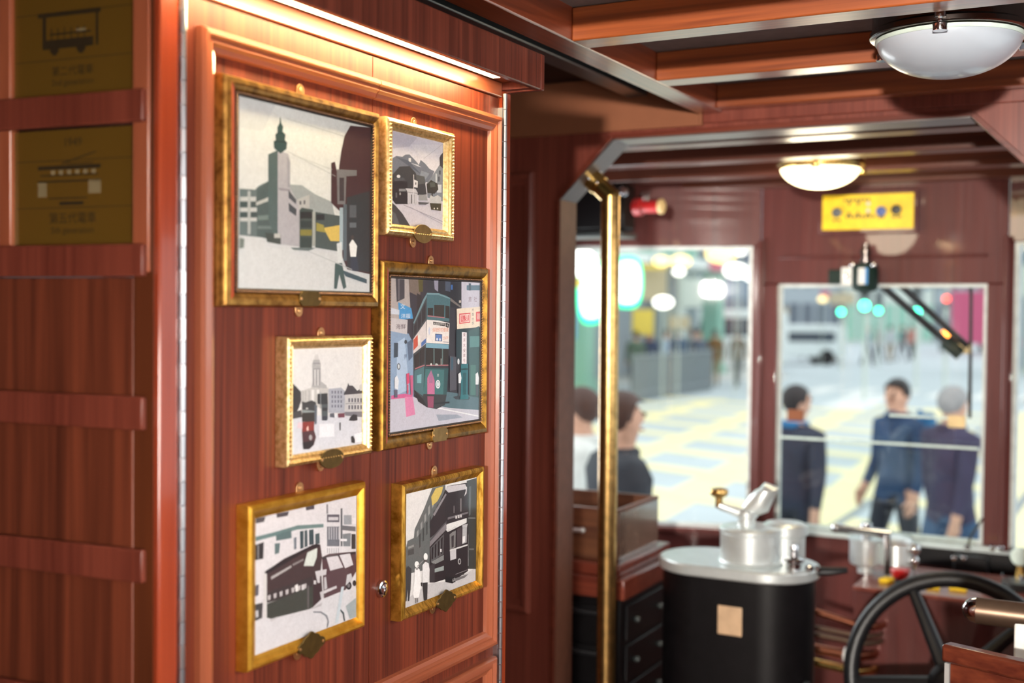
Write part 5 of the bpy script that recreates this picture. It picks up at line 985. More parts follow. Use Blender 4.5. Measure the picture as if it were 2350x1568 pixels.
m = MB(); m.tube([V((q.x-.02, q.y, SILL-.0075)), V((q.x-.01, q.y, q.z)), V((q.x+.025, q.y, q.z+.06))], .004, 8); m.lathe([(.012, 0), (.008, .012)], V((q.x-.02, q.y, SILL-.0075)), (0, 0, 1), 12); m.ball(V((q.x+.025, q.y, q.z+.06)), .006, 8, 6); m.build('switch_lever', 'dark_chrome', t)
q = ony(2342, 1278, 4.0)
t = thing('air_gauge', (q.x, 4.0, dz), 'pale round air gauge at the right edge of the desk', 'gauge')
m = MB(); m.lathe([(.02, .0005), (.016, .01), (.012, q.z-dz-.028)], (q.x, 4.0, dz), (0, 0, 1), 14); m.build('stalk', 'brass', t)
m = MB(); m.lathe([(.024, -.02), (.029, -.012), (.029, .012), (.025, .016), (.002, .017)], (q.x, 4.0, q.z), (0, -1, .15), 24); m.build('dial', 'seal_white', t)
q = onz(2325, 1342, dz)
q.y -= .05
t = thing('round_cover', (q.x+.03, q.y, dz), 'pale round cover on the desk, seen past the hand wheel rim', 'cover')
m = MB(); m.lathe([(.06, .0005), (.06, .012), (.06, .024), (.02, .03)], (q.x+.03, q.y, dz), (0, 0, 1), 32); m.build('lid', 'dark_trim', t)
m = MB(); m.lathe([(.01, .0302), (.008, .042)], (q.x+.03, q.y, dz), (0, 0, 1), 14); m.build('centre_screw', 'chrome', t)

# pipes behind the controller
specs = [((1868, 1403), (1965, 1434), .010, 'copper', 'upper copper pipe sloping down beside the controller'),
         ((1868, 1440), (1960, 1458), .007, 'bronze', 'second pipe from the top beside the controller'),
         ((1868, 1456), (1960, 1474), .008, 'bronze', 'third pipe from the top beside the controller'),
         ((1868, 1488), (1945, 1503), .014, 'copper', 'pipe with a white union beside the hand wheel'),
         ((1868, 1520), (1945, 1538), .012, 'brass', 'lowest brass pipe beside the controller')]
for (a, b, r, mt, lab) in specs:
    A = ony(*a, 3.63); B = ony(*b, 3.63); d = (B-A).normalized(); A2 = A-d*.25; B2 = B+d*.03
    t = thing('pipe', (A.x, 3.63, min(A2.z, B2.z)-r), lab, 'pipe', 'pipes beside the controller')
    m = MB(); m.tube([A2, B2, V((B2.x+.03, 3.68, B2.z-.004)), V((B2.x+.035, CY0-.008, B2.z-.005))], r, 12); m.build('tube', mt, t)
    if 'union' in lab:
        m = MB(); m.tube([B-d*.01, B+d*.022], r*1.6, 8); m.build('union_nut', 'white_paint', t)
    else:
        m = MB(); m.tube([B+d*.0, B+d*.016], r*1.35, 8); m.build('union_nut', mt, t)

# black hand wheel
HY = 3.3; hc = ony(2186, 1562, HY); HR = .262
t = thing('hand_wheel', (hc.x, HY, hc.z-HR), 'big black spoked brake hand wheel in front of the desk', 'hand wheel')
tilt = math.radians(14); uxv = V((1, 0, 0)); uzv = V((0, math.sin(tilt), math.cos(tilt))); ax = uxv.cross(uzv)
m = MB(); m.tube([hc+uxv*HR*math.cos(2*PI*i/64)+uzv*HR*math.sin(2*PI*i/64) for i in range(64)], .0215, 16, closed=True, up=(0, 1, 0)); m.build('rim', 'black_rubber', t)
ctr = hc+V((0, -.035, 0))
for k in range(5):
    q = math.radians(117+72*k); e = hc+uxv*HR*.95*math.cos(q)+uzv*HR*.95*math.sin(q); m = MB(); m.tube([ctr, ctr+(e-ctr)*.5, e], [.022, .019, .015], 10); m.build('spoke', 'black_rubber', t)
m = MB(); m.lathe([(.05, -.03), (.055, -.02), (.055, .02), (.04, .035), (.03, .04)], ctr, ax if ax.y < 0 else -ax, 24); m.build('hub', 'black_enamel', t)
m = MB(); m.tube([ctr+V((0, .03, 0)), V((hc.x, CY0-.03, hc.z-.08))], .025, 14); m.build('shaft', 'black_enamel', t)

# nearest: a low partition turned towards the camera, and the round bar behind it
SY = 2.25
a = ony(2160, 1478, SY); bray = ray(2350, 1522); b = bray*(a.z/bray.z)
dr = (b-a); dr.z = 0; dr = dr.normalized(); nr = V((-dr.y, dr.x, 0))
if nr.y < 0: nr = -nr
t = thing('low_partition', (a.x+dr.x*.25, a.y+dr.y*.25, FL), 'worn mahogany low partition with a thick cap rail, lower right corner', 'partition')
def obox(mb, s0, s1, d0, d1, z0, z1):
    c = [a+dr*s+nr*d+V((0, 0, z-a.z)) for z in (z0, z1) for s, d in ((s0, d0), (s1, d0), (s1, d1), (s0, d1))]
    mb.add(c, [(3,2,1,0),(4,5,6,7),(0,1,5,4),(1,2,6,5),(2,3,7,6),(3,0,4,7)])
m = MB(); obox(m, .014, .50, .006, .024, FL+.001, a.z-.033); m.build('panel', 'seat_wood', t, bevel=.002)
m = MB(); obox(m, 0, .51, 0, .030, a.z-.0325, a.z); m.build('cap_rail', 'seat_wood', t, bevel=.005)
m = MB(); obox(m, .005, .0135, .004, .026, FL+.001, a.z-.034); m.build('edge_strip', 'aluminium', t)
GY = 2.45
g0 = ony(2208, 1397, GY)
t = thing('grab_bar', (g0.x+.15, GY, FL), 'thick bronze bar with a domed chrome end on a white bracket', 'bar')
gd = V((1, .03, -.01)).normalized(); gr = .0255
m = MB(); m.tube([g0+gd*.026, g0+gd*.5], gr, 28); m.build('bar', 'bronze', t)
m = MB(); m.lathe([(.0005, -.0), (.008, .0012), (.016, .006), (.022, .014), (.0252, .0255)], g0, gd, 28); m.build('end_cap', 'chrome', t)
m = MB(); q = ony(2330, 1427, GY); m.box(q.x, q.x+.05, GY-.02, GY+.03, FL+.001, q.z+.004); m.build('bracket', 'white_paint', t, bevel=.003)
# ================================================================ STREET
GZ = -2.2
m = MB(); m.box(-60, 60, 4.9, 140, GZ-.2, GZ); struct(m.build('ground', 'asphalt', base=(0, 60, GZ-.2)), 'pale overexposed road surface', 'road')
def G(px, py): return onz(px, py, GZ)
# yellow box junction hatching
def clip_line(p, d, x0, x1, y0, y1):
    t0, t1 = -1e9, 1e9
    for k, lo, hi in ((0, x0, x1), (1, y0, y1)):
        if abs(d[k]) < 1e-9: continue
        a, b = (lo-p[k])/d[k], (hi-p[k])/d[k]; a, b = min(a, b), max(a, b); t0 = max(t0, a); t1 = min(t1, b)
    return t0, t1
m = MB()
d1 = V((G(1599, 956)-G(1458, 998)).to_2d()).normalized(); d2 = V((G(1736, 1049)-G(1471, 1017)).to_2d()).normalized()
bx = (-14.5, 1.5, 11.0, 29.0)
for d, zz in ((d1, .003), (d2, .005)):
    n = V((-d.y, d.x)); base = V((-7, 18))
    for k in range(-14, 15):
        p = base+n*(k*1.75); t0, t1 = clip_line(p, d, *bx)
        if t1-t0 < .5: continue
        a, b = p+d*t0, p+d*t1; w = n*.27
        m.poly([(a.x-w.x, a.y-w.y, GZ+zz), (b.x-w.x, b.y-w.y, GZ+zz), (b.x+w.x, b.y+w.y, GZ+zz), (a.x+w.x, a.y+w.y, GZ+zz)])
struct(m.build('road_marking', 'road_yellow'), 'yellow criss-cross box junction lines', 'road marking')
m = MB()
for k in range(9):
    a = G(1905, 950); m.poly([(a.x+k*1.1-2.4, a.y+6.5, GZ+.006), (a.x+k*1.1-1.8, a.y+6.5, GZ+.006), (a.x+k*1.1-1.8, a.y+9.5, GZ+.006), (a.x+k*1.1-2.4, a.y+9.5, GZ+.006)])
a = G(1935, 935); b = G(2005, 908); m.poly([(a.x-.5, a.y-.4, GZ+.006), (a.x+.6, a.y-.4, GZ+.006), (b.x+.6, b.y, GZ+.006), (b.x-.5, b.y, GZ+.006)])
struct(m.build('road_marking', 'road_white'), 'white crossing stripes on the road', 'road marking')
for x in (-2.84, -1.30):
    m = MB(); m.box(x-.05, x+.05, 5.0, 120, GZ, GZ+.008); struct(m.build('road_rail', 'rail_steel', base=(x, 60, GZ)), 'grey tram rail let into the road', 'rail')
m = MB(); m.prism([(-60, 28, GZ), (-14.6, 30.5, GZ), (-10.6, 39, GZ), (-30, 90, GZ), (-60, 90, GZ)], (0, 0, .14)); struct(m.build('pavement', 'pavement'), 'pale pavement in front of the shops', 'pavement')

# ---- people
def smooth_union(paths, root_i, sub=1):
    """one continuous body grown along its limbs: paths = list of (verts, radii) sharing start indices"""
    pass
def make_body(name, mats, stride=.16, arm=(.0, .0), bend=(0., 0.), fingers=True, hands_front=0., bulk=1.0, look=0.):
    v = []; r = []; e = []
    def add(p, rad, parent=None):
        v.append(p); r.append(rad if isinstance(rad, tuple) else (rad, rad))
        if parent is not None: e.append((parent, len(v)-1))
        return len(v)-1
    B = bulk
    pel = add((0, 0, .94), (.155*B, .115*B)); wai = add((0, .0, 1.08), (.15*B, .115*B), pel); che = add((0, .0, 1.25), (.165*B, .125*B), wai); upc = add((0, -.01, 1.385), (.145*B, .105*B), che)
    nec = add((0, .0, 1.47), (.062, .062), upc); jaw = add((0, .02, 1.545), (.066, .074), nec); hd = add((0, .018, 1.625), (.078, .095), jaw); crn = add((0, .01, 1.69), (.066, .082), hd)
    cl, sl = math.cos(look), math.sin(look)
    def hp(x, y, z): return (x*cl-y*sl, x*sl+y*cl, z)
    nose = add(hp(0, .118, 1.612), (.013, .013), hd)
    for s in (-1, 1): add(hp(s*.088, -.005, 1.618), (.014, .02), hd)
    palms = []
    for s in (-1, 1):
        sw = arm[0 if s < 0 else 1]; bd = bend[0 if s < 0 else 1]
        sh = (s*.19*B**.5, -.01, 1.385)
        el = (s*.235*B**.5, -.01+.27*math.sin(sw), 1.385-.28*math.cos(sw))
        wr = (s*(.235-.06*hands_front), el[1]+.25*math.sin(sw+bd), el[2]-.25*math.cos(sw+bd))
        dx, dy, dz = 0, math.sin(sw+bd), -math.cos(sw+bd)
        a = add(sh, (.075*B, .075*B), upc); b = add(el, (.056*B, .056*B), a); c = add(wr, (.036, .036), b)
        pm = add((wr[0]-s*.002, wr[1]+dy*.06, wr[2]+dz*.06), (.022, .04), c); palms.append(V(v[pm]))
        if fingers:
            D = V((0, dy, dz)); Sd = V((0, -dz, dy)); In = V((-s, 0, 0))
            for k, (off, ln) in enumerate(((-.027, .062), (-.009, .072), (.009, .068), (.027, .054))):
                p0 = V(v[pm])+D*.03+Sd*off; p1 = p0+D*ln*.55+In*.006; p2 = p1+D*ln*.4+In*.02
                f0 = add(tuple(p0), .0105, pm); f1 = add(tuple(p1), .0095, f0); add(tuple(p2), .008, f1)
            p0 = V(v[pm])+Sd*.04-D*.02; p1 = p0+Sd*.018+D*.035+In*.01; p2 = p1+D*.03+In*.012
            f0 = add(tuple(p0), .012, pm); f1 = add(tuple(p1), .011, f0); add(tuple(p2), .009, f1)
    for s in (-1, 1):
        f = stride*s
        hip = add((s*.095, 0, .89), (.105, .105), pel); kn = add((s*.10, f*.55+.03, .50), (.068, .068), hip); an = add((s*.10, f-.02 if f < 0 else f, .09), (.05, .05), kn)
        hl = add((s*.10, v[an][1]-.02, .045), (.042, .042), an); to = add((s*.105, v[an][1]+.15, .032), (.04, .03), hl)
    me = bpy.data.meshes.new(name+'_cage'); me.from_pydata(v, e, []); ob = bpy.data.objects.new(name+'_cage', me); COL.objects.link(ob)
    md = ob.modifiers.new('skin', 'SKIN'); md.use_smooth_shade = True
    for i, sv in enumerate(me.skin_vertices[0].data): sv.radius = r[i]; sv.use_root = (i == 0)
    sb = ob.modifiers.new('sub', 'SUBSURF'); sb.levels = 1; sb.render_levels = 1
    dg = bpy.context.evaluated_depsgraph_get(); dg.update()
    out = bpy.data.meshes.new_from_object(ob.evaluated_get(dg)); out.name = name
    bpy.data.objects.remove(ob); bpy.data.meshes.remove(me)
    out.materials.clear()
    for q in mats: out.materials.append(MATS[q])     # 0 jacket, 1 skin, 2 trousers, 3 shoes
    for p in out.polygons:
        c = p.center; near = min((c-q).length for q in palms); mi = 0
        if near < .105: mi = 1
        elif c.z > 1.475: mi = 1
        elif c.z < .085: mi = 3
        elif c.z < .84 and abs(c.x) < .2: mi = 2
        p.material_index = mi; p.use_smooth = True
    return out
def hair_mesh(mat, long=0., look=0., bald=0.):
    m = MB(); n, k = 24, 12; c = V((0, .006, 1.640)); vs = []; fs = []
    for i in range(k+1):
        t = PI*.80*i/k
        for j in range(n):
            q = 2*PI*j/n; x, y, z = math.sin(t)*math.cos(q)*.094, math.sin(t)*math.sin(q)*.112, math.cos(t)*.108
            front = max(0, math.sin(q))
            lim = .055 - bald*.05 if front > .45 else (-.03 if front > .05 else -.085-long)
            z = max(z, lim); 
            if z == lim: x *= .97; y *= .97
            vs.append(c+V((x*math.cos(look)-y*math.sin(look), x*math.sin(look)+y*math.cos(look), z)))
    for i in range(k):
        for j in range(n): fs.append((i*n+j, (i+1)*n+j, (i+1)*n+(j+1) % n, i*n+(j+1) % n))
    m.add(vs, fs); return m
def person(label, px, py_head, depth, heading, height, jacket, mats, hair='hair_black', long=0., group=None, bulk=1., body=None, bald=0., look=0., lod=0, collar=None, **kw):
    d = ray(px, py_head); p = d*(depth/d.dot(FWD)); s = height/1.765
    gx, gy = p.x, p.y
    zbase = GZ if gy < 30 or gx > -11 else GZ+.14
    t = thing('person', (gx, gy, GZ+.001), label, 'person', group, rz=heading)
    me = body or make_body('person_body', mats, bulk=bulk, look=look, **kw)
    b = bpy.data.objects.new('body', me); COL.objects.link(b); b.parent = t; b.color = rgb(*jacket)
    t.scale = (s, s, s)
    h = hair_mesh(hair, long, look, bald).build('hair', hair, t, local=True, angle=60)
    if lod == 0:
        c, sn = math.cos(look), math.sin(look)
        for sx in (-1, 1):
            e = MB(); x, y = sx*.034, .106; e.ball((x*c-y*sn, x*sn+y*c, 1.640), .010, 8, 6); e.build('eye', 'eye_dark', t, local=True)
        e = MB(); x, y = 0, .104; e.ball((-y*sn, y*c, 1.566), .022, 8, 6, (1, .5, .3)); e.build('mouth', 'lip_pink', t, local=True)
        e = MB(); 
        e.tube([(math.cos(q*PI/8)*.083, math.sin(q*PI/8)*.075-.004, 1.462) for q in range(16)], .026, 8, closed=True, up=(0, 0, 1)); e = e.build('collar', collar or 'jacket_cloth', t, local=True, angle=80); e.color = rgb(*jacket)
    return t
def head_dir(px): pass
RV, FV = V((.881, .472)), V((-.472, .881))
def hd(a):      # heading from an angle: 0 walks to the right across the view, 90 away
    d = RV*math.cos(math.radians(a))+FV*math.sin(math.radians(a)); return math.atan2(-d.x, d.y)
person('man in a dark jacket seen from behind, beyond the middle windscreen beside the mullion', 1826, 882, 8.3, hd(38), 1.72, (44, 48, 66), ['jacket_cloth', 'skin', 'trousers_dark', 'shoe'], arm=(.12, -.1), look=-.35, bulk=1.05, collar='pack_blue')
person('person in a navy jacket walking towards the tram, left of the grey-haired man', 2062, 854, 8.9, hd(205), 1.74, (40, 66, 100), ['jacket_cloth', 'skin', 'trousers_dark', 'shoe'], arm=(-.1, -.05), bend=(.45, .6), look=.25, bulk=.98)
person('grey-haired man in a dark purple jacket and jeans striding right', 2186, 864, 8.0, hd(18), 1.74, (62, 56, 82), ['jacket_cloth', 'skin', 'jeans', 'shoe'], hair='hair_grey', arm=(.1, -.25), stride=.30, bulk=1.12, bald=.6)
person('man in a charcoal coat with brown hair, just right of the brass pole', 1424, 888, 5.7, hd(8), 1.84, (50, 54, 62), ['jacket_cloth', 'skin', 'trousers_dark', 'shoe'], hair='hair_brown', arm=(.1, .1), bulk=1.34)
person('brown-haired person in a white coat behind the brass pole', 1338, 862, 6.6, hd(165), 1.80, (232, 232, 226), ['jacket_cloth', 'skin', 'trousers_tan', 'shoe'], hair='hair_brown', long=.05, arm=(.1, -.1), bulk=1.12)
# blue rucksack worn by the navy-jacket walker
d = ray(2092, 1000); p = d*(8.75/d.dot(FWD))
t = thing('rucksack', (p.x, p.y, p.z-.25), 'bright blue rucksack on the shoulder of the navy-jacket walker', 'rucksack')
m = MB(); m.prism([(p.x+.06+.07*math.cos(a)*(1 if abs(math.cos(a)) < .8 else .95), p.y+.30+.06*math.sin(a), p.z-.25) for a in [2*PI*i/16 for i in range(16)]], (0, 0, .40)); m.build('pack', 'pack_blue', t, bevel=.03)
m = MB(); m.tube([(p.x+.02, p.y+.23, p.z-.2), (p.x, p.y+.18, p.z), (p.x+.02, p.y+.23, p.z+.17)], .02, 8); m.build('strap', 'pack_blue', t)
# strollers and crowd farther off, sharing two simple bodies
bodyA = make_body('walker_body', ['jacket_cloth', 'skin', 'trousers_dark', 'shoe'], fingers=False, stride=.2, arm=(.2, -.2))
bodyB = make_body('walker_body', ['jacket_cloth', 'skin', 'trousers_tan', 'shoe'], fingers=False, stride=.1, arm=(.1, .1))
def far(label, px, py_feet, jacket, a, body, hair='hair_black', group=None, h=1.7):
    d = G(px, py_feet); q = d.dot(FWD); hp = d+V((0, 0, h))
    w = hp.dot(FWD); py = 784-FPX*hp.dot(UPV)/w
    return person(label, px, py, w, hd(a), h, jacket, None, hair=hair, body=body, lod=1, group=group)
far('walker in a long brown coat, left one of the far pair', 1642, 888, (120, 88, 50), 90, bodyB, 'hair_brown')
far('walker in a grey-brown coat, right one of the far pair', 1694, 888, (96, 80, 62), 100, bodyA)
crowd = [(1460, 905, (90, 110, 96)), (1492, 900, (70, 80, 110)), (1528, 890, (180, 200, 220)), (1556, 884, (70, 96, 130)), (1590, 872, (206, 190, 180)), (1488, 878, (214, 120, 150)), (1604, 892, (96, 104, 120))]
names = ['grey-green jacket', 'slate jacket', 'pale blue coat', 'blue jacket', 'cream coat', 'pink coat', 'dark blue-grey coat']
for (px, py, c), nm in zip(crowd, names): far('pedestrian in a %s behind the railing, in the left windscreen' % nm, px, py, c, random.choice((0, 180, 90, 270)), random.choice((bodyA, bodyB)), group='pedestrians behind the railing')
crowd = [(1852, 826, (50, 54, 60)), (1876, 826, (120, 130, 150)), (1906, 830, (190, 110, 90)), (1924, 834, (90, 150, 110)), (1990, 838, (60, 70, 130)), (2016, 830, (130, 60, 76)), (2044, 832, (200, 204, 208)), (2072, 828, (70, 80, 96)), (2094, 826, (196, 120, 110))]
names = ['charcoal coat', 'blue-grey coat', 'terracotta coat', 'green coat', 'deep blue coat', 'wine coat', 'white coat', 'slate coat', 'salmon coat']
for (px, py, c), nm in zip(crowd, names): far('pedestrian in a %s among the far crowd under the traffic lights' % nm, px, py, c, random.choice((0, 180, 90, 270)), random.choice((bodyA, bodyB)), group='far crowd at the crossing')

# ---- railing
def along(A, B, f): return A+(B-A)*f
A = G(1452, 924); B = G(1632, 896)
t = thing('street_railing', along(A, B, .5), 'grey pedestrian railing along the pavement edge', 'railing')
m = MB(); n = 60
for i in range(n+1):
    p = along(A, B, i/n); m.box(p.x-.02, p.x+.02, p.y-.02, p.y+.02, GZ, GZ+1.05 if i % 6 else GZ+1.2)
m.tube([A+V((0, 0, 1.1)), B+V((0, 0, 1.1))], .035, 8); m.tube([A+V((0, 0, .2)), B+V((0, 0, .2))], .03, 8)
m.build('bars', 'fence_grey', t)
# ---- vehicles
def bodywork(mb, sx, prof, y0, y1, m=0):      # side outline (x, z) carried across the width
    mb.prism([(x, y0, z) for x, z in prof], (0, y1-y0, 0), m)
def van(label, px, py, L, H, mat, ang, name='van', cat='van'):
    g = G(px, py); t = thing(name, (g.x, g.y, GZ), label, cat, rz=ang)
    m = MB(); bodywork(m, 1, [(-L/2, .35), (L/2, .35), (L/2, .9), (L/2-.15, 1.05), (L/2-.75, H-.15), (L/2-1.0, H), (-L/2+.15, H), (-L/2, H-.2)], -.85, .85); m.build('bodywork', mat, t, local=True, bevel=.06)
    m = MB()
    for s in (-1, 1):
        m = MB(); y = s*.855; m.prism([(-L/2+.5, y, H*.58), (L/2-1.0, y, H*.58), (L/2-1.2, y, H-.3), (-L/2+.5, y, H-.3)], (0, s*.01, 0)); m.build('side_window', 'dark_glass', t, local=True)
    m = MB(); m.prism([(L/2-.32, -.75, 1.2), (L/2-.32, .75, 1.2), (L/2-.72, .7, H-.2), (L/2-.72, -.7, H-.2)], (.03, 0, .02)); m.build('windscreen', 'dark_glass', t, local=True)
    m = MB(); m.box(-L/2-.012, -L/2-.001, -.7, .7, 1.2, H-.3); m.build('rear_window', 'dark_glass', t, local=True)
    for sx in (-1, 1):
        for sy in (-1, 1):
            m = MB(); m.lathe([(.12, -.1), (.33, -.09), (.34, 0), (.33, .09), (.12, .1)], (sx*(L/2-.85), sy*.78, .341), (0, 1, 0), 20); m.build('wheel', 'tyre', t, local=True)
    for sy in (-1, 1):
        m = MB(); m.ball((L/2+.0, sy*.62, .75), .11, 10, 6, (.5, 1, 1)); m.build('headlamp', 'lamp_white', t, local=True)
    return t
van('white delivery van behind the two brown-coated walkers', 1668, 852, 4.3, 2.3, 'car_white', math.radians(200))
van('white car half hidden by the left mullion, in the middle window', 1812, 836, 4.4, 1.7, 'car_white', math.radians(210), 'car', 'car')
g = G(2236, 812); ang = math.radians(100)
t = thing('double_decker_bus', (g.x+1.5, g.y+2, GZ), 'magenta-red double-deck bus beyond the wiper, right side of the middle window', 'bus', rz=ang)
m = MB(); m.prism([(-5, -1.25, .35), (5, -1.25, .35), (5.1, -1.25, 2.2), (5, -1.25, 4.2), (4.8, -1.25, 4.4), (-4.9, -1.25, 4.4), (-5, -1.25, 4.2)], (0, 2.5, 0)); m.build('bodywork', 'bus_red', t, local=True, bevel=.08)
for z0, z1 in ((1.35, 2.1), (2.9, 3.7)):
    for s in (-1, 1):
        for k in range(6):
            m = MB(); m.box(-4.6+k*1.55, -3.2+k*1.55, s*1.251, s*1.262, z0, z1); m.build('window', 'dark_glass', t, local=True)
    m = MB(); m.box(-5.03, -5.005, -1.05, 1.05, z0, z1); m.build('window', 'dark_glass', t, local=True)
for sx in (-3.2, 3.2):
    for sy in (-1, 1):
        m = MB(); m.lathe([(.2, -.12), (.48, -.11), (.5, 0), (.48, .11), (.2, .12)], (sx, sy*1.2, .501), (0, 1, 0), 20); m.build('wheel', 'tyre', t, local=True)
for y in (-1.15, .95):
    m = MB(); m.box(-5.05, -5.005, y, y+.2, .8, 1.0); m.build('tail_lamp', 'signal_red', t, local=True)
# ---- traffic lights
def signal(px, py, depth, lit, label, poleh=None):
    d = ray(px, py); p = d*(depth/d.dot(FWD))
    t = thing('traffic_light', (p.x, p.y, GZ), label, 'traffic light', 'traffic lights at the junction')
    m = MB(); m.tube([(p.x, p.y+.16, GZ+.001), (p.x, p.y+.16, p.z+.8)], .05, 10); m.build('post', 'wall_pale', t)
    order = {'green': 0, 'amber': 1, 'red': 2}[lit]; z0 = p.z-.30*order
    m = MB(); m.box(p.x-.17, p.x+.17, p.y+.02, p.y+.12, z0-.18, z0+.80); m.build('signal_head', 'fence_grey', t, bevel=.03)
    for k, nm in enumerate(('green', 'amber', 'red')):
        m = MB(); m.lathe([(.001, -.03), (.08, -.02), (.105, 0)], (p.x, p.y+.015, z0+.30*k), (0, 1, 0), 16)
        m.build('lens', ('signal_'+nm) if nm == lit else 'lip_black', t)
signal(1930, 716, 46, 'green', 'green traffic light left of the wiper motor lamp, beside the pale sign')
signal(1984, 702, 30, 'green', 'brightest green traffic light, directly below the wiper motor')
signal(2016, 713, 48, 'green', 'green traffic light just right of the wiper motor')
signal(2103, 717, 34, 'green', 'green traffic light seen between the wiper arms')
signal(2172, 686, 44, 'red', 'red traffic light above the bus')
signal(2168, 770, 34, 'amber', 'amber light low beside the wiper arm')

# ---- buildings
def facade(label, A, B, h, depth, mat, cols, rows, wmat='pane_blue', name='building', shop=3.6, z0=.14, canopy=True, win=(.62, .6), first=None):
    """A, B ground points of the street front"""
    A = V((A.x, A.y)); B = V((B.x, B.y)); d = (B-A); L = d.length; d = d/L; n = V((-d.y, d.x))
    if n.dot(A) < 0: n = -n
    t = thing(name, (A.x+d.x*L/2, A.y+d.y*L/2, GZ), label, 'building', 'buildings along the street', rz=math.atan2(d.y, d.x))
    sg = 1 if V((-d.y, d.x)).dot(n) > 0 else -1
    m = MB(); m.box(-L/2, L/2, 0, sg*depth, .01, h); m.box(-L/2-.1, L/2+.1, -sg*.15, 0, h-.4, h); m.build('wall', mat, t, local=True)
    cw = L/cols
    for r in range(rows):
        zb = shop+.5+r*3.0
        for c in range(cols):
            x0 = -L/2+cw*(c+.5-win[0]/2); m = MB(); m.box(x0, x0+cw*win[0], -sg*.05, -sg*.01, zb, zb+3.0*win[1]); m.build('window', wmat, t, local=True)
    m = MB()
    for c in range(cols): x0 = -L/2+cw*c+.15; m.box(x0, x0+cw-.3, -sg*.05, -sg*.01, .2, shop-.7)
    m.build('shop_front', first or wmat, t, local=True)
    if canopy:
        m = MB(); m.box(-L/2, L/2, -sg*2.2, -sg*.02, shop-.05, shop+.2); m.build('canopy', 'awning_white', t, local=True)
    return t
facade('pale shop building with a long white canopy, left of the left mullion', G(1180, 905), G(1600, 858), 16, 10, 'wall_pale', 7, 4, 'wall_mint', first='wall_grey')
facade('blue-grey building deep in the street, right of the pale shops', G(1592, 816), G(1738, 814), 26, 4, 'wall_blue', 6, 7, 'wall_dark', first='wall_dark', canopy=False)
facade('grey-blue building at the end of the road, middle window', G(1740, 787), G(1930, 787), 30, 6, 'wall_grey', 6, 8, 'wall_blue', first='wall_dark', canopy=False)
facade('pale building at the end of the road behind the traffic lights', G(1936, 787), G(2140, 787), 30, 6, 'wall_pale', 7, 8, 'pane_blue', first='wall_mint', canopy=False)
facade('grey building behind the bus', G(2146, 787), G(2290, 787), 30, 6, 'wall_grey', 5, 8, 'wall_dark', first='wall_dark', canopy=False)
facade('white building beyond the right windscreen', G(2290, 850), G(2520, 880), 20, 12, 'wall_pale', 6, 5, 'pane_blue', first='wall_grey', canopy=False)
facade('shop building to the far left behind the brass pole', G(900, 980), G(1140, 928), 16, 4, 'wall_mint', 6, 4, 'wall_grey', first='wall_grey')
# signs and lamps of the shops
def sign(px0, py0, px1, py1, depth, mat, label, name='shop_sign', thick=.15, txt=None, tmat=None):
    a = ray(px0, py0); a = a*(depth/a.dot(FWD)); b = ray(px1, py1); b = b*(depth/b.dot(FWD)); y = (a.y+b.y)/2
    dirx = V((RV.x, RV.y, 0)).normalized(); w = (b-a).dot(dirx); hz = a.z-b.z; n = V((FV.x, FV.y, 0))
    t = thing(name, (a.x, a.y, b.z), label, 'sign', 'signs and lamps of the shops')
    m = MB(); o = V((a.x, a.y, b.z)); m.prism([o, o+dirx*w, o+dirx*w+V((0, 0, hz)), o+V((0, 0, hz))], n*thick); m.build('board', mat, t, bevel=.02)
    m = MB(); m.tube([o+dirx*w*.5+n*thick*.5+V((0, 0, hz)), o+dirx*w*.5+n*(thick*.5+.6)+V((0, 0, hz+.15))], .04, 6); m.build('bracket', 'fence_grey', t)
    return t
def pill(px, py, hpx, wpx, depth, label):
    d = ray(px, py); c = d*(depth/d.dot(FWD)); k = depth/FPX; w, h = wpx*k, hpx*k
    t = thing('lit_sign', (c.x, c.y, c.z-h/2), label, 'lit sign', 'signs and lamps of the shops')
    dx = V((RV.x, RV.y, 0)).normalized(); n = V((FV.x, FV.y, 0))
    def oval(sc): return [c+dx*(w/2*sc*math.copysign(abs(math.cos(q))**.6, math.cos(q)))+V((0, 0, h/2*sc*math.copysign(abs(math.sin(q))**.8, math.sin(q)))) for q in [2*PI*i/28 for i in range(28)]]
    m = MB(); m.prism(oval(1), n*.12); m.build('green_rim', 'neon_green', t)
    m = MB(); m.prism([p-n*.03 for p in oval(.80)], n*.029); m.build('bright_core', 'neon_white', t)
pill(1357, 670, 150, 62, 16, 'glowing green-edged oval sign left of the brass pole')
pill(1440, 648, 120, 70, 17, 'glowing green-edged oval sign right of the brass pole')
def bulb(px, py, r, depth, mat, label, mast=False):
    d = ray(px, py); c = d*(depth/d.dot(FWD)); t = thing('street_lamp', (c.x, c.y, c.z-r), label, 'lamp', 'signs and lamps of the shops')
    m = MB(); m.ball(c, r, 16, 10, (1.3, 1.3, .8)); m.build('globe', mat, t); m = MB(); m.tube([c+V((0, 0, -r*.75)), V((c.x, c.y, GZ+.001))] if mast else [c+V((0, 0, r*.7)), c+V((0, 0, r*.7+.5))], .015, 6); m.build('stem', 'wall_pale', t)
bulb(1688, 622, .22, 30, 'lamp_white', 'brightest white globe lamp near the left mullion', True)
bulb(1722, 634, .13, 30.8, 'lamp_white', 'smaller white globe lamp right beside the brightest one', True)
bulb(1700, 578, .10, 31.5, 'lamp_white', 'small white lamp just under the windscreen top', True)
bulb(1655, 582, .26, 26, 'lamp_yellow', 'warm flat lamp under the canopy')
bulb(1518, 600, .14, 26, 'lamp_yellow', 'left one of two small yellow lamps under the canopy')
bulb(1562, 600, .18, 27, 'lamp_yellow', 'right one of two small yellow lamps under the canopy')
bulb(1558, 624, .10, 26.6, 'lamp_white', 'tiny white lamp below the yellow lamps', True)
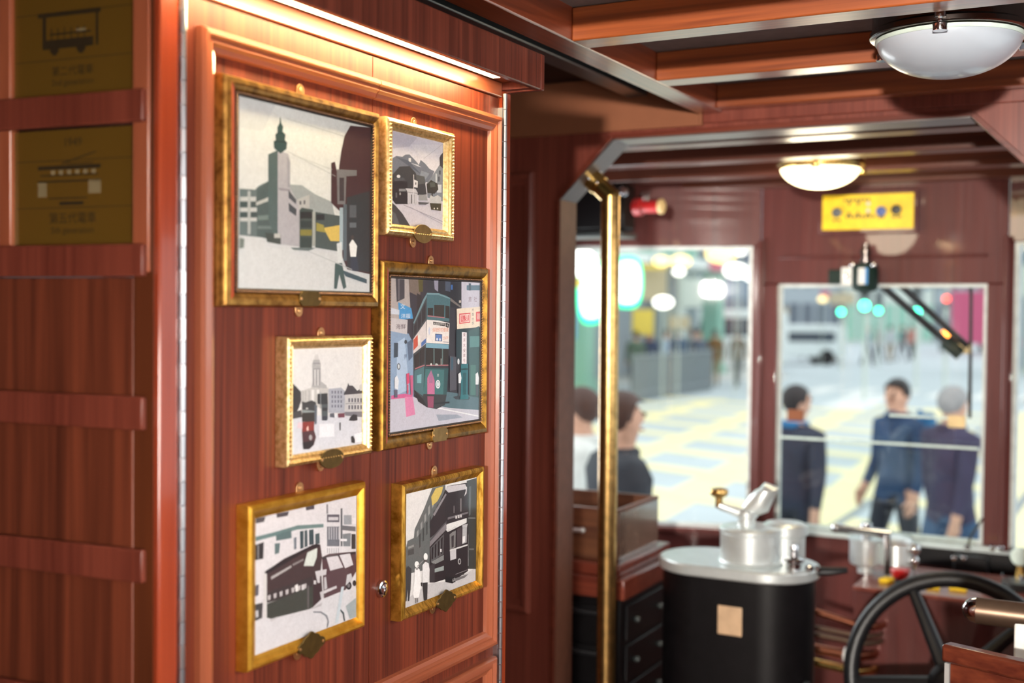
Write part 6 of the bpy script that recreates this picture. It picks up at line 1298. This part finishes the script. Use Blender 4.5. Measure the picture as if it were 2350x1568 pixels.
bulb(1522, 694, .17, 27, 'lamp_white', 'white lamp low on the grey shop front', True)
bulb(1888, 687, .14, 50, 'lamp_yellow', 'dim yellow lamp left of the wiper motor', True)
bulb(1316, 600, .2, 13.2, 'lamp_white', 'white shop lamp behind the doorway jamb', True)
sign(1474, 606, 1530, 690, 29.4, 'wall_warm', 'tall cream shop board below the yellow lamps')
sign(1474, 606, 1530, 618, 29, 'sign_yellow', 'yellow strip sign over the cream shop board')
sign(1632, 598, 1660, 622, 37, 'sign_pink', 'small red sign left of the white lamps')
sign(1535, 596, 1556, 704, 27.4, 'wall_dark', 'dark upright board on the shop pillar')
sign(1562, 640, 1612, 706, 34, 'wall_pale', 'pale panel right of the dark upright board')
sign(1452, 710, 1500, 770, 32, 'sign_yellow', 'pale yellow poster behind the pedestrians')
sign(1536, 726, 1584, 756, 32, 'wall_warm', 'cream lightbox above the pedestrians')
sign(1306, 715, 1322, 780, 14, 'sign_blue', 'blue banner beside the doorway jamb')
sign(1310, 640, 1336, 660, 15, 'sign_yellow', 'pale yellow sign beside the left oval sign')
sign(1905, 672, 1962, 700, 40, 'wall_warm', 'pale yellow sign behind the wiper motor')
sign(2180, 668, 2262, 790, 62, 'sign_magenta', 'large magenta hoarding beyond the middle window')
sign(1772, 706, 1810, 740, 60, 'wall_warm', 'tan sign on the grey-blue building')
sign(1885, 668, 1905, 684, 55, 'sign_pink', 'pink sign left of the wiper motor')
sign(2316, 776, 2340, 800, 36, 'sign_pink', 'salmon panel beyond the right windscreen')
# pillars of the arcade
for i, (px, py) in enumerate(((1330, 905), (1546, 873), (1634, 864))):
    g = G(px, py); m = MB(); m.box(g.x-.3, g.x+.3, g.y-.3, g.y+.3, GZ+.001, GZ+4.0); m.box(g.x-.38, g.x+.38, g.y-.38, g.y+.38, GZ+.001, GZ+.4)
    o = m.build('arcade_pillar', 'wall_mint' if i != 1 else 'wall_pale', bevel=.02); tag(o, ['mint pillar behind the doorway jamb', 'pale pillar behind the railing', 'mint pillar left of the white van'][i], 'pillar', 'arcade pillars')
# ================================================================ LIGHT
w = bpy.data.worlds.new('sky'); scene.world = w; w.use_nodes = True
nt = w.node_tree; bg = nt.nodes['Background']
tc = N(nt, 'ShaderNodeTexCoord'); sx = N(nt, 'ShaderNodeSeparateXYZ'); rp = N(nt, 'ShaderNodeValToRGB')
nt.links.new(tc.outputs['Generated'], sx.inputs[0]); nt.links.new(sx.outputs['Z'], rp.inputs['Fac'])
e = rp.color_ramp.elements; e[0].position = 0; e[0].color = (.75, .80, .82, 1); e[1].position = .6; e[1].color = (.92, .97, 1, 1)
nt.links.new(rp.outputs['Color'], bg.inputs['Color']); bg.inputs['Strength'].default_value = 1.75
def area(name, loc, target, sx_, sy_, power, col=(1, 1, 1)):
    l = bpy.data.lights.new(name, 'AREA'); l.shape = 'RECTANGLE'; l.size = sx_; l.size_y = sy_; l.energy = power; l.color = col
    o = bpy.data.objects.new(name, l); COL.objects.link(o); o.location = loc
    o.rotation_euler = (V(target)-V(loc)).to_track_quat('-Z', 'Y').to_euler()
    return o
# the bright rear window that throws the beam shadows forward
area('rear_window_light', (.36, -2.3, .21), (-.6, 2.8, .35), .15, .09, 300, (1, .93, .84))
# daylight at the right-hand side windows
for y in (.0, 1.1, 2.2): area('side_window_light', (.44, y, .05), (-1, y, -.5), 1.1, .45, 3.3, (1, .94, .86)).data.spread = math.radians(84)
area('panel_fill_light', (.43, -.2, -.05), (-1.2, 1.0, -.12), .5, .6, 7.5, (1, .92, .82)).data.spread = math.radians(70)  # unseen fill lamp added to brighten the panelled screen
# warm wash below the pelmet strip
area('pelmet_strip_light', (-.972, 1.42, .393), (-1.0, 1.42, -.4), .014, .72, 5.5, (1, .78, .40)).rotation_euler = (0, math.radians(8), 0)
# lit cab lamp
l = bpy.data.lights.new('cab_lamp_light', 'POINT'); l.energy = 4; l.color = (1, .86, .62); l.shadow_soft_size = .1
o = bpy.data.objects.new('cab_lamp_light', l); COL.objects.link(o); o.location = (-.915, 3.72, .33)
# lamp added at the cab's left opening to glint on the maroon wall
area('cab_glint_light', (-1.93, 3.6, -.25), (-1, 3.6, -.25), .95, .85, 14, (.95, .98, 1))
